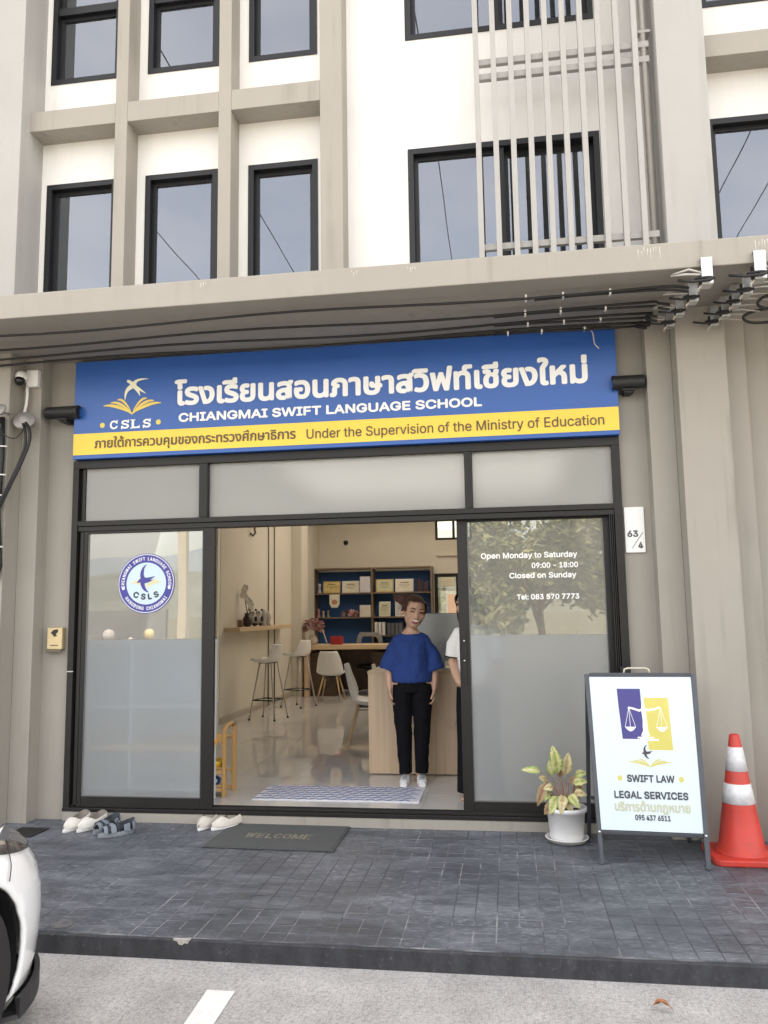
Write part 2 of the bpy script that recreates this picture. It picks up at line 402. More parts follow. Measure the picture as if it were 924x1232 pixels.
def _slate(n, P, p):
    a = nnoise(n, P, 2.2, 10, .76, (1, 3.2, 1)); b = nnoise(n, P, 1.1, 5, .6); c = nnoise(n, P, 22, 6, .72, (1, 3.5, 1))
    col = nmix(n, nrange(n, b, .35, .65), (.044, .052, .062), (.078, .092, .110))
    oi = n.nodes.new('ShaderNodeObjectInfo')
    col = nmix(n, nmul(n, oi.outputs['Random'], .16), col, (.045, .047, .053))
    col = nmix(n, nmul(n, nrange(n, a, .47, .70), .55), col, (.23, .25, .285))
    col = nmix(n, nmul(n, nmul(n, nrange(n, c, .52, .68), nrange(n, b, .35, .6)), .8), col, (.34, .355, .385))
    n.links.new(col, p.inputs['Base Color']); n.links.new(nrange(n, a, .3, .7, .38, .62), p.inputs['Roughness'])
    nbump(n, c, p, .35, .004)
SLATE = pos_mat('stamped_slate_concrete', _slate)
def _grout(n, P, p):
    b = nnoise(n, P, .9, 4, .6); c = nnoise(n, P, 7, 4, .6)
    f = nmul(n, nrange(n, b, .42, .60), nrange(n, c, .3, .62))
    n.links.new(nmix(n, f, (.055, .060, .072), (.34, .345, .36)), p.inputs['Base Color']); p.inputs['Roughness'].default_value = .85
GROUT = pos_mat('tile_joint_with_lime', _grout)
def _kerb(n, P, p):
    a = nnoise(n, P, 5, 8, .7, (2.5, 1, 1)); c = nnoise(n, P, 40, 6, .7)
    col = nmix(n, nrange(n, a, .3, .7), (.018, .019, .023), (.050, .053, .062))
    col = nmix(n, nmul(n, nrange(n, c, .6, .78), .5), col, (.25, .25, .26))
    n.links.new(col, p.inputs['Base Color']); p.inputs['Roughness'].default_value = .75; nbump(n, c, p, .6, .006)
KERBM = pos_mat('dark_kerb_render', _kerb)
def _road(n, P, p):
    a = nnoise(n, P, 3, 6, .62); c = nnoise(n, P, 48, 6, .8); s = nnoise(n, P, 22, 3, .6, (9, .5, 1), R(28)); d = nnoise(n, P, .5, 4)
    h = nnoise(n, P, 110, 2, .5)
    col = nmix(n, nrange(n, a, .3, .7), (.34, .338, .33), (.54, .537, .53))
    col = nmix(n, nmul(n, nrange(n, c, .47, .60), .55), col, (.14, .139, .137))
    col = nmix(n, nmul(n, nrange(n, s, .45, .72), .40), col, (.17, .168, .165))
    col = nmix(n, nmul(n, nrange(n, h, .56, .68), .5), col, (.72, .71, .69))
    col = nmix(n, nmul(n, nrange(n, d, .5, .75), .25), col, (.22, .21, .20))
    n.links.new(col, p.inputs['Base Color']); p.inputs['Roughness'].default_value = .85
    x = n.nodes.new('ShaderNodeMath'); x.operation = 'ADD'; n.links.new(c, x.inputs[0]); n.links.new(s, x.inputs[1]); nbump(n, x.outputs[0], p, .7, .012)
ROADM = pos_mat('broomed_concrete_road', _road)
def _earth(n, P, p):
    a = nnoise(n, P, .25, 6, .6); c = nnoise(n, P, 2.5, 6, .7)
    col = nmix(n, nrange(n, a, .35, .65), (.16, .17, .10), (.27, .25, .19)); col = nmix(n, nmul(n, nrange(n, c, .4, .7), .5), col, (.12, .13, .08))
    n.links.new(col, p.inputs['Base Color']); p.inputs['Roughness'].default_value = .9
EARTH = pos_mat('dry_grass_earth', _earth)
def _ftile(n, P, p):
    a = nnoise(n, P, 1.2, 6, .6); oi = n.nodes.new('ShaderNodeObjectInfo')
    col = nmix(n, nrange(n, a, .3, .7), (.56, .555, .54), (.63, .625, .61)); col = nmix(n, nmul(n, oi.outputs['Random'], .18), col, (.52, .50, .47))
    n.links.new(col, p.inputs['Base Color']); p.inputs['Roughness'].default_value = .035; p.inputs['Specular IOR Level'].default_value = .85
FTILE = pos_mat('polished_floor_tile', _ftile)

# ------------------------------------------------------------------ ground, road, porch
def sheet(name, x0, x1, y0, y1, z, m):
    o = MB().add([(x0, y0, z), (x1, y0, z), (x1, y1, z), (x0, y1, z)], [(0, 1, 2, 3)]).build(name, m, fix=False); return tag(o, kind='structure')
sheet('ground', -1500, 1500, -1500, 1500, -.03, EARTH)
sheet('road', -60, 60, -17, 3.966, 0, ROADM)
LINEW = mat('worn_road_paint', (.70, .70, .68), .7, .12, 20, .4, 90)
b = MB(); pts = []
for i in range(15): pts.append((-1.378+.0*i+(.006*math.sin(i*2.1)), 3.672-i*.34))
pl = [(x-.035*(3.67-y)*-1, y) for x, y in pts]
b.poly([(x, y, .004) for x, y in pl]+[(x+.125+.004*math.sin(y*9), y, .004) for x, y in pl[::-1]])
tag(b.build('parking_line', LINEW), kind='structure')
porch = B('porch', -12, 10, 3.966, 6.35, -.25, .092, KERBM, bevel=.006); tag(porch, kind='structure')
B('joint_bed', -11.98, 9.98, 3.985, 6.09, .09, .0972, GROUT, porch)
# tiles: near rows one by one, the rest joined
def tile_geo(mb, x, y, px, py, dz=0, g=.0019):
    t = .1+dz
    v = [(x+g, y+g, .09), (x+px-g, y+g, .09), (x+px-g, y+py-g, .09), (x+g, y+py-g, .09)]
    i = g+.0016
    v += [(x+i, y+i, t), (x+px-i, y+i, t), (x+px-i, y+py-i, t), (x+i, y+py-i, t)]
    mb.add(v, [(4, 5, 6, 7), (0, 1, 5, 4), (1, 2, 6, 5), (2, 3, 7, 6), (3, 0, 4, 7)])
PX, PY = .112, .1005
tmesh = []
for k in range(5):
    q = MB(); tile_geo(q, 0, 0, PX, PY, -.0006*k); me = q.mesh('tile', SLATE, fix=False); tmesh.append(me)
rest = MB(); ntile = 0
for j in range(21):
    for i in range(-106, 88):
        x, y = i*PX, 3.985+j*PY
        vis = -2.55-.12*j < x < 1.95+.2*j
        if j < 7 and vis and ntile < 300:
            o = bpy.data.objects.new('tile', tmesh[random.randrange(5)]); COL.objects.link(o); o.parent = porch; o.location = (x, y, random.uniform(-.0003, .0003)); ntile += 1
        elif -6 < x < 4.5: tile_geo(rest, x, y, PX, PY, random.uniform(-.0028, 0))
        elif i % 2 == 0: tile_geo(rest, x, y, PX*2, PY)
o = rest.build('tiles', SLATE, porch, fix=False); tag(o, kind='stuff')
# chipped edge, inspection lid, drain grate
b = MB(); random.seed(3)
ch = [(-1.665, .0965), (-1.66, .088), (-1.645, .086), (-1.634, .071), (-1.618, .068), (-1.606, .078), (-1.59, .076), (-1.582, .088), (-1.574, .0965)]
b.prism([(x, 3.9635, z) for x, z in ch], (0, .012, 0)).build('kerb_chip', mat('bare_pale_concrete', (.42, .40, .37), .9, .2, 60, .5, 90), porch)
b = MB().lathe([(.055, .100), (.055, .1035), (.047, .1035), (.046, .1015), (.030, .1015), (.029, .103), (.001, .103)], (-2.302, 4.069, 0), 28)
o = b.build('floor_drain', mat('old_drain_lid', (.10, .10, .105), .6, .3, 40)); tag(o, 'small round grey drain lid set in the porch tiles near the kerb', 'drain cover')
gr = thing('drain_grate', (-3.53, 5.70, .1), 'black slotted drain grate in the porch floor beside the left wall pier', 'drain cover')
b = MB()
for k in range(9): b.box(-.10, .10, -.115+k*.026, -.103+k*.026, 0, .006)
b.build('grate_bar', BLACKP, gr); MB().box(-.11, -.10, -.12, .12, 0, .0065).box(.10, .11, -.12, .12, 0, .0065).box(-.1, .1, .112, .12, 0, .0065).box(-.1, .1, -.122, -.117, 0, .0065).build('grate_frame', BLACKP, gr)

# ------------------------------------------------------------------ the building
bld = thing('school_building', (0, 0, 0), 'white and taupe shophouse with grey piers, gridded windows and a glass shopfront', 'building')
YW = 6.10
DX = 5.405
# lower front wall with the shopfront opening
holed_wall('front_wall', -12, 10, .06, 3.93, YW, YW+.2, [(-3.455, .84, .18, 2.93), (1.95, 6.25, .18, 2.93)], TAUPE, bld)
def upper_holes(dx):
    h = []
    for a, c in ((-3.80, -3.16), (-2.905, -2.27), (-2.006, -1.42)):
        h += [(a+dx, c+dx, 4.12, 5.335), (a+dx, c+dx, 6.262, 7.5), (a+dx, c+dx, 8.3, 9.6)]
    h += [(-.68+dx, .815+dx, 4.12, 5.335), (-.685+dx, .815+dx, 6.285, 7.5), (-.685+dx, .815+dx, 8.3, 9.6)]
    return h
holed_wall('upper_wall', -3.9, 1.3, 3.93, 10.6, YW-.003, YW+.2, upper_holes(0), WHITEW, bld)
holed_wall('upper_wall', 1.3, 6.8, 3.93, 10.6, YW-.003, YW+.2, upper_holes(DX), WHITEW, bld)
B('upper_wall', -12, -3.9, YW-.003, YW+.2, 3.93, 10.6, WHITEW, bld); B('upper_wall', 6.8, 10, YW-.003, YW+.2, 3.93, 10.6, WHITEW, bld)
# canopy slab
b = MB().box(-12, 10, 5.07, YW+.05, 3.75, 3.925); b.build('canopy', TAUPE, bld, .006)
# piers: broad face, with a set-back shoulder behind it below the canopy
for cx in (-4.018-DX, -4.018, 1.385, 1.385+DX):
    hw = .165
    B('pier', cx-hw, cx+hw, 5.77, YW+.01, .096, 3.752, TAUPE, bld, .004)
    B('upper_pier', cx-hw-(.0 if cx < 0 else .01), cx+hw, 5.77, YW+.01, 3.922, 10.62, GREYR, bld, .004)
    B('pier_shoulder', cx-.342, cx-hw-.001, 5.95, YW+.01, .096, 3.752, TAUPE, bld, .004)
    B('pier_shoulder', cx+hw+.001, cx+(.325 if cx < 0 else .342), 5.95, YW+.01, .096, 3.752, TAUPE, bld, .004)
# raised grid of uprights and beams
for dx in (0, DX):
    for (a, c) in ((-3.087, -2.982), (-2.193, -2.088), (-1.352, -1.172)):
        B('grid_upright', a+dx, c+dx, 5.89, YW, 3.923, 10.6, TAUPE, bld, .003)
    for (a, c) in ((-3.855, -3.0875), (-2.9815, -2.1935), (-2.0875, -1.3525)):
        for z in (5.71, 7.90, 10.0): B('grid_beam', a+dx, c+dx, 5.892, YW, z, z+.174, TAUPE, bld, .003)
# windows
def window(x0, x1, z0, z1, mull=(), transom=None, parent=bld, yf=YW-.012):
    fr = MB(); t = .045
    def rect(a, c, d, e, t, ya, yb): fr.box(a, c, ya, yb, e-t, e).box(a, c, ya, yb, d, d+t).box(a, a+t, ya, yb, d+t, e-t).box(c-t, c, ya, yb, d+t, e-t)
    rect(x0, x1, z0, z1, t, yf, YW+.11)
    xs = [x0+t]+[x for m in mull for x in (m-.018, m+.018)]+[x1-t]
    cells = [(xs[i], xs[i+1]) for i in range(0, len(xs), 2)]
    zs = [(z0+t, z1-t)] if transom is None else [(z0+t, transom-.035), (transom+.035, z1-t)]
    for m in mull: fr.box(m-.018, m+.018, yf+.02, YW+.10, z0+t, z1-t)
    if transom is not None: fr.box(x0+t, x1-t, yf+.015, YW+.10, transom-.035, transom+.035)
    o = fr.build('window', FRAME_UP, parent)
    for k, (a, c) in enumerate(cells):
        for (d, e) in zs:
            s = MB(); q = .032; yy = YW+.045+(.03 if k else 0)
            s.box(a, c, yy, yy+.035, e-q, e).box(a, c, yy, yy+.035, d, d+q).box(a, a+q, yy, yy+.035, d+q, e-q).box(c-q, c, yy, yy+.035, d+q, e-q)
            s.build('sash', FRAME_UP, o); B('pane', a+q-.004, c-q+.004, yy+.014, yy+.020, d+q-.004, e-q+.004, GLASS_UP, o)
    return o
for dx in (0, DX):
    for z0, z1, tr in ((4.12, 5.335, None), (6.262, 7.5, 6.96), (8.3, 9.6, None)):
        for a, c in ((-3.80, -3.16), (-2.905, -2.27), (-2.006, -1.42)): window(a+dx, c+dx, z0, z1, (), tr)
    for z0, z1 in ((4.12, 5.335), (6.285, 7.5), (8.3, 9.6)): window(-.68+dx, .815+dx, z0, z1, (.062+dx,))
# rooms behind the upper windows
ROOM = mat('upper_room_grey', (.20, .20, .20), .85, .1, 2)
B('upper_floor', -12, 10, YW+.2, 11.0, 3.93, 4.05, ROOM, bld); B('upper_ceiling', -12, 10, YW+.2, 11.0, 7.75, 7.9, ROOM, bld); B('upper_partition', -12, 10, 9.2, 9.3, 4.05, 10.4, ROOM, bld)
CURT = mat('pale_curtain', (.62, .62, .60), .8, .05, 8)
b = MB(); n = 26; x0 = -3.66
vs = [(x0+i*.017, 6.34+.022*math.sin(i*1.35), z) for z in (4.06, 5.32) for i in range(n)]
b.add(vs, [(i, i+1, n+i+1, n+i) for i in range(n-1)], True); b.build('curtain', CURT, bld, fix=False)
# roof, back and sides
B('roof', -12.1, 10.1, 5.6, 11.5, 10.6, 10.8, TAUPE, bld)
B('tower_back_wall', -12, 10, 11.0, 11.2, 3.93, 10.6, WHITEW, bld)
holed_wall('back_wall', -12, 10, .0, 4.3, 16.75, 16.95, [(-1.50, -.75, .18, 2.43), (-1.46, -.70, 3.12, 3.62)], TAUPE_IN, bld)
B('side_wall', -12.1, -12, YW, 11.2, 0, 10.6, WHITEW, bld); B('side_wall', 10, 10.1, YW, 11.2, 0, 10.6, WHITEW, bld); B('side_wall', -12.1, -12, 11.2, 16.95, 0, 4.2, WHITEW, bld); B('side_wall', 10, 10.1, 11.2, 16.95, 0, 4.2, WHITEW, bld)
# slat screen in front of the broad windows
for i in range(10):
    x = -.108+.1303*i
    B('screen_slat', x-.02, x+.02, 5.785, 5.835, 3.926, 9.4, GREYMETAL, bld, .002)
for z in (5.835, 5.715, 4.345, 4.20, 7.9, 8.05): B('screen_rail', -.088, 1.17, 5.8355, 5.875, z-.025, z+.022, GREYMETAL, bld)
MB().tube([(1.135, 5.86, 3.926), (1.135, 5.86, 9.6)], .022, 12).build('downpipe', GREYMETAL, bld)
MB().tube([(1.172, 5.93, 3.926), (1.172, 5.93, 9.6)], .014, 10).box(1.10, 1.19, 5.84, 5.90, 5.93, 5.95).build('conduit', GREYMETAL, bld)
# scuffs on the canopy edge left by fixings
SCUFF = mat('pale_scuff', (.62, .60, .57), .8, .1, 40)
for cx, k in ((.95, 8), (1.62, 5), (-1.98, 3), (-.93, 3), (-.55, 4)):
    b = MB()
    for i in range(k):
        x = cx+(i-k/2)*.018+random.uniform(-.004, .004); h = random.uniform(.03, .09) if k > 4 else random.uniform(.015, .04)
        z = random.uniform(3.88, 3.905); b.poly([(x, 5.0685, z), (x+.005, 5.0685, z), (x+.003+random.uniform(-.004, .004), 5.0685, z-h)])
    b.build('paint_scuff', SCUFF, bld, fix=False)

# shopfront: fixed frame
f = MB(); y0, y1 = 6.055, 6.175
f.box(-3.455, .84, y0, y1, 2.845, 2.908)
f.box(-3.455, -3.405, y0, y1, .185, 2.845).box(-3.385, -3.358, y0+.03, y1, 2.415, 2.845)
f.box(.782, .84, y0, y1, .185, 2.845)
f.box(-3.405, .782, y0, y1, 2.375, 2.415).box(-3.405, .782, y0+.012, y1, 2.333, 2.373)
for a, c in ((-2.385, -2.312), (-.298, -.238)): f.box(a, c, y0, y1-.02, 2.416, 2.844).box(a+.045, c-.003, y0-.006, y0, 2.416, 2.844)
f.box(-3.455, .84, y0-.01, y1, .17, .198).box(-3.40, .78, y0+.02, y0+.03, .198, .214).box(-3.40, .78, y0+.062, y0+.070, .198, .212).box(-3.40, .78, y0+.105, y0+.115, .198, .214)
f.box(-3.3845, -3.3555, y0+.02, y1, .198, 2.33)
for k, x in enumerate((.752, .765, .778)): f.box(x-.008, x, y0+.015+.0*k, y1, .198, 2.333)
f.box(-3.41, -3.386, y0+.05, y1, .198, 2.845)
f.build('shopfront_frame', FRAME, bld, .0025)
for a, c in ((-3.357, -2.384), (-2.313, -.297), (-.239, .783)): B('transom_pane', a, c, 6.098, 6.104, 2.41, 2.85, FROST_T, bld)
def door(x0, x1, ya, yb, sl_, sr_, zt, zb0, zb1, parent=bld):
    q = MB().box(x0, x0+sl_, ya, yb, zb0, 2.332).box(x1-sr_, x1, ya, yb, zb0, 2.332).box(x0+sl_, x1-sr_, ya, yb, zt, 2.332).box(x0+sl_, x1-sr_, ya, yb, zb0, zb1)
    o = q.build('sliding_door', FRAME, parent, .003); ym = (ya+yb)/2
    B('clear_pane', x0+sl_-.004, x1-sr_+.004, ym-.003, ym+.003, 1.472, zt+.004, GLASS_CLEAR, o)
    B('frosted_pane', x0+sl_-.004, x1-sr_+.004, ym-.0035, ym+.0035, zb1-.004, 1.471, FROST, o)
    q = MB(); g = .006
    q.box(x0+sl_, x0+sl_+g, ya+.006, yb-.006, zb1, zt).box(x1-sr_-g, x1-sr_, ya+.006, yb-.006, zb1, zt).box(x0+sl_+g, x1-sr_-g, ya+.006, yb-.006, zb1, zb1+g).build('gasket', mat('grey_gasket', (.16, .16, .16), .6), o)
    return o, ym-.004
dl, ydl = door(-3.352, -2.255, 6.072, 6.108, .035, .098, 2.312, .200, .280)
dr, ydr = door(-.371, .752, 6.122, 6.158, .078, .05, 2.318, .200, .284)
MB().box(-.352, -.318, 6.112, 6.122, 1.12, 1.50).lathe([(.008, 0), (.008, -.006), (.003, -.008)], (-.337, 6.112, 1.435), 12, 'Y').lathe([(.008, 0), (.008, -.006), (.003, -.008)], (-.337, 6.112, 1.29), 12, 'Y').build('pull_plate', FRAME, dr, .002)
MB().lathe([(.007, 0), (.007, -.007), (.001, -.009)], (-.336, 6.1115, 1.433), 12, 'Y').lathe([(.007, 0), (.007, -.007), (.001, -.009)], (-.336, 6.1115, 1.289), 12, 'Y').build('screw_cap', mat('bright_steel', (.8, .8, .8), .2, metal=1), dr)
MB().box(-3.45, -3.40, 6.048, 6.056, 1.225, 1.232).build('lock_mark', GALV, dl)
MB().box(.765, .835, 6.02, 6.056, 1.19, 1.245).box(.78, .82, 6.0, 6.03, 1.205, 1.225).build('latch', BLACKP, bld, .003)
# printed door decals
DECW = mat('white_vinyl', (.85, .86, .86), .5); DECB = mat('violet_blue_vinyl', (.040, .042, .27), .45, .05, 6); DECP = mat('pale_blue_vinyl', (.52, .66, .74), .5, .03, 8)
DECK = mat('dark_teal_letters', (.03, .05, .08), .5); DECY = mat('straw_vinyl', (.70, .62, .32), .5)
def onpane(y): return lambda a, c, d: (a, y-d, c)
cx, cz, RR = -2.822, 1.907, .236
fx = onpane(ydl-.0012); seal = fpoly('seal_disc', [disc(cx, cz, RR, 48)], DECB, dl, fx)
fpoly('seal_field', [disc(cx, cz, RR*.70, 48)], DECP, dl, onpane(ydl-.0018))
fpoly('seal_rim', ring_polys(cx, cz, RR*.955, RR*.975), DECW, dl, onpane(ydl-.0018)); 
def arc_text(s, cx, cz, r, a0, a1, h, m, parent, y, bottom=False, bold=.0016):
    V = []; Fc = []; wds = []
    for ch_ in s:
        if ch_ == ' ': wds.append(.45)
        else:
            vs, fs = glyph_mesh(ch_); wds.append(max(.22, max(v.x for v in vs)-min(v.x for v in vs))+.14)
    tot = sum(wds); acc = 0
    for ch_, wd in zip(s, wds):
        mid = a0+(a1-a0)*(acc+wd/2)/tot; acc += wd
        if ch_ == ' ': continue
        gw = (wd-.14)*R(abs(a1-a0))*r/tot; v2, f2 = text_pts(ch_, -gw/2, gw/2, -h/2, h/2, bold, nb=4)
        a = R(mid); up = Vector((math.cos(a), math.sin(a))); rt = Vector((up.y, -up.x))
        if bottom: up = -up; rt = -rt
        o = len(V); c0 = Vector((cx+r*math.cos(a), cz+r*math.sin(a)))
        for p, q, d in v2: w2 = c0+rt*p+up*q; V.append((w2.x, y-d, w2.y))
        Fc += [tuple(i+o for i in f_) for f_ in f2]
    MB().add(V, Fc).build('ring_lettering', m, parent, fix=False)
arc_text('CHIANGMAI SWIFT LANGUAGE SCHOOL', cx, cz, RR*.83, 190, -10, RR*.115, DECW, dl, ydl-.0018, bold=.0009)
arc_text('HANGDONG CHIANGMAI', cx, cz, RR*.83, 212, 328, RR*.12, DECW, dl, ydl-.0018, True, .0009)
fpoly('seal_dots', [disc(cx-RR*.81, cz-RR*.15, .012, 14), disc(cx+RR*.81, cz-RR*.15, .012, 14)], DECW, dl, onpane(ydl-.0018))
fpoly('seal_book', book_polys(cx-.135, cx+.135, cz-.03, cz+.045), DECY, dl, onpane(ydl-.0024))
fpoly('seal_bird', place(SWIFT, cx-.08, cx+.075, cz-.075, cz+.15), DECB, dl, onpane(ydl-.0034))
arc_text('CSLS', cx, cz+.118, .222, 240, 300, .050, DECK, dl, ydl-.0026, True, .004)
for s, a, c, z, h in (('Open Monday to Saturday', -.195, .512, 2.026, .054), ('09:00 - 18:00', .177, .514, 1.960, .041), ('Closed on Sunday', .012, .499, 1.876, .053), ('Tel: 083 570 7773', .061, .513, 1.729, .040)):
    V, Fc = text_pts(s, a, c, z, z+h, .0016)
    MB().add([(x, ydr-.0015-d, zz+(x-a)*.0) for x, zz, d in V], Fc).build('door_lettering', DECW, dr, fix=False)

# ------------------------------------------------------------------ the sign over the door
sg = thing('signboard', (0, 0, 0), 'long blue and yellow school signboard above the glass doors', 'sign')
B('sign_panel', -3.43, .842, 6.0, YW-.001, 2.912, 3.715, BLUE, sg, .002)
B('yellow_band', -3.4285, .8405, 5.9975, 6.02, 2.944, 3.118, YELLOW, sg)
YS = 5.9965
text('thai_lettering', 'โรงเรียนสอนภาษาสวิฟท์เชียงใหม่', -2.575, .633, 3.305, 3.525, YS, SIGNWHITE, sg, .0095, True, nb=10)
text('english_lettering', 'CHIANGMAI SWIFT LANGUAGE SCHOOL', -2.538, -.147, 3.172, 3.246, YS, SIGNWHITE, sg, .0045, nb=8)
text('thai_small_lettering', 'ภายใต้การควบคุมของกระทรวงศึกษาธิการ', -3.244, -1.583, 2.966, 3.086, YS-.003, SIGNDARK, sg, .0022, True)
text('english_small_lettering', 'Under the Supervision of the Ministry of Education', -1.497, .735, 2.968, 3.066, YS-.003, SIGNDARK, sg, .0008)
fs_ = onpane(YS)
fpoly('logo_dots', [disc(-3.182, 3.179, .021, 20), disc(-2.707, 3.183, .021, 20)], SIGNGOLD, sg, fs_)
for ch_, a in (('C', -3.118), ('S', -3.022), ('L', -2.932), ('S', -2.838)):
    text('logo_letter', ch_, a, a+.068, 3.142, 3.214, YS, SIGNWHITE, sg, .0035)
    if ch_ in 'CS': B('letter_serif', a+.058, a+.066, YS-.0012, YS+.002, 3.190, 3.216, SIGNWHITE, sg)
    if ch_ == 'S': B('letter_serif', a+.001, a+.009, YS-.0012, YS+.002, 3.140, 3.166, SIGNWHITE, sg)
    if ch_ == 'L': B('letter_serif', a-.012, a+.030, YS-.0012, YS+.002, 3.208, 3.214, SIGNWHITE, sg); B('letter_serif', a-.012, a+.02, YS-.0012, YS+.002, 3.142, 3.148, SIGNWHITE, sg); B('letter_serif', a+.060, a+.068, YS-.0012, YS+.002, 3.142, 3.165, SIGNWHITE, sg)
fpoly('logo_book', book_polys(-3.176, -2.688, 3.262, 3.405), SIGNGOLD, sg, fs_)
fpoly('logo_bird', place(SWIFT_SIGN, -3.0, -2.795, 3.375, 3.555), mat('logo_cream', (.84, .82, .62), .45), sg, onpane(YS-.002))

# house number, door phone
hp = thing('house_number_plate', (0, 0, 0), 'tall white house number plate reading 63 over 4 on the wall', 'house number')
B('plate', .852, .992, 6.082, YW, 2.053, 2.385, mat('enamel_white', (.80, .80, .80), .3, .03, 6), hp, .003)
NUM = mat('number_grey', (.09, .09, .10), .5)
text('number_lettering', '63', .868, .945, 2.165, 2.215, 6.0815, NUM, hp, .0035); text('number_lettering', '4', .940, .975, 2.082, 2.130, 6.0815, NUM, hp, .0035)
MB().add([(.895, 6.081, 2.085), (.899, 6.081, 2.083), (.978, 6.081, 2.195), (.974, 6.081, 2.197)], [(0, 1, 2, 3)]).build('slash_mark', NUM, hp, fix=False)
ic = thing('intercom', (0, 0, 0), 'small gold card reader box on the wall beside the left glass door', 'intercom')
B('housing', -3.632, -3.50, 6.05, YW, 1.40, 1.572, mat('brushed_gold', (.55, .44, .26), .35, .08, 30, metal=.5), ic, .006)
B('base_cover', -3.630, -3.502, 6.04, 6.0505, 1.378, 1.402, mat('dark_bronze', (.12, .10, .07), .4), ic, .003)
MB().poly([(-3.60, 6.0485, 1.53), (-3.575, 6.0485, 1.555), (-3.54, 6.0485, 1.56), (-3.535, 6.0485, 1.54), (-3.555, 6.0485, 1.52), (-3.545, 6.0485, 1.505), (-3.57, 6.0485, 1.50), (-3.585, 6.0485, 1.52)]).build('reader_mark', BLACKP, ic, fix=False)
B('door_slot', -3.600, -3.535, 6.047, 6.0505, 1.43, 1.436, BLACKP, ic)

# spotlights: cylinders that shine on the sign
def spot(x0, x1, z, lab, flip):
    t = thing('wall_spotlight', ((x0+x1)/2, 5.97, z), lab, 'spotlight', 'black cylinder spotlights beside the sign'); L = (x1-x0)/2; s = -1 if flip else 1
    b = MB().lathe([(.001, -L), (.047, -L), (.050, -L+.01), (.050, L-.02), (.053, L-.015), (.053, L), (.044, L), (.044, L-.012)][:8], (0, 0, 0), 28, 'X', Matrix.Diagonal((s, 1, 1)))
    b.build('barrel', BLACKP, t)
    MB().lathe([(.043, 0), (.04, .003), (.001, .004)], (s*(L-.02), 0, 0), 24, 'X', Matrix.Diagonal((s, 1, 1))).build('lens', mat('spot_lens', (.35, .33, .33), .15), t)
    MB().box(-.045, .045, -.02, .125, -.062, -.050).box(-.03, .03, .0, .128, -.075, -.045).build('bracket', BLACKP, t, .003)
    return t
spot(-3.652, -3.372, 3.295, 'black cylinder spotlight on the wall at the left end of the sign', False)
spot(.800, 1.028, 3.288, 'black cylinder spotlight on the wall at the right end of the sign', True)
# ------------------------------------------------------------------ interior
zf = .18
fl = B('floor', -4.3, 1.4, 6.18, 16.76, .0, .176, mat('screed', (.3, .3, .29), .8)); tag(fl, kind='structure')
random.seed(11)
ft = MB().box(0, .5975, 0, .5975, .17, .18).mesh('floor_tile', FTILE)
for j in range(18):
    for i in range(10):
        x = -4.3+i*.6; y = 6.18+j*.6
        if x < 1.3 and y < 16.7:
            o = bpy.data.objects.new('floor_tile', ft); COL.objects.link(o); o.parent = fl; o.location = (x, y, 0)
B('threshold', -3.45, .84, 6.05, 6.30, .10, .1795, TAUPE, fl)
lw = B('side_wall_left', -4.30, -4.12, 6.3, 10.8, .18, 3.93, TAUPE_IN); tag(lw, kind='structure')
B('thick_section', -4.30, -3.925, 10.8, 16.75, .18, 3.93, TAUPE_IN, lw)
B('wall_pilaster', -3.924, -3.735, 14.55, 15.0, .18, 3.93, TAUPE_IN, lw, .004)
MB().box(-3.9249, -3.915, 10.81, 14.54, .18, .27).build('skirting', mat('skirting_beige', (.42, .38, .31), .4, .05), lw)
B('bright_wall_end', -4.12, -3.93, 10.70, 10.80, .18, 3.93, mat('doorway_lit_paint', (.72, .70, .65), .6, .03), lw, .003)  # wall end facing the doorway; light falling on it put into paler paint
for y in (13.05, 13.40): MB().tube([(-3.912, y, .18), (-3.912, y, 3.9)], .011, 8).build('wall_conduit', mat('conduit_grey_beige', (.20, .17, .13), .5, .1), lw)
tag(B('side_wall_right', 1.30, 1.45, 6.3, 16.75, .0, 3.93, TAUPE_IN), kind='structure')
CEILM = mat('ceiling_white', (.78, .76, .72), .8, .03)
cl = B('ceiling', -4.3, 1.45, 6.3, 11.6, 3.86, 3.929, CEILM); tag(cl, kind='structure')
for k, (a, c, d, e) in enumerate(((-4.3, 1.45, 15.6, 16.75), (-4.3, -3.4, 11.6, 15.6), (.9, 1.45, 11.6, 15.6))): B('ceiling_border', a, c, d, e, 3.86, 3.929, CEILM, cl)
# translucent corrugated roof over the rear room, invented to let daylight brighten the interior
pm = bpy.data.materials.new('added_daylight_sheet'); pm.use_nodes = True; n_ = pm.node_tree; tl_ = n_.nodes.new('ShaderNodeBsdfTranslucent'); tl_.inputs[0].default_value = (.35, .35, .345, 1)
n_.nodes.remove(n_.nodes['Principled BSDF']); n_.links.new(tl_.outputs[0], n_.nodes['Material Output'].inputs[0])
for k in range(5):
    x0_ = -3.42+k*.87; vs = []; nn = 24
    for y in (11.55, 15.65):
        for i in range(nn+1): vs.append((x0_+i*.87/nn, y, 3.96+.018*math.sin(i*PI/3)+.004*(k % 2)))
    MB().add(vs, [(i, i+1, nn+2+i, nn+1+i) for i in range(nn)], True).build('added_roof_sheet', pm, cl, fix=False)
tag(B('boundary_wall_left', -4.42, -4.30, 6.3, 16.75, 0, 3.93, TAUPE_IN), kind='structure')
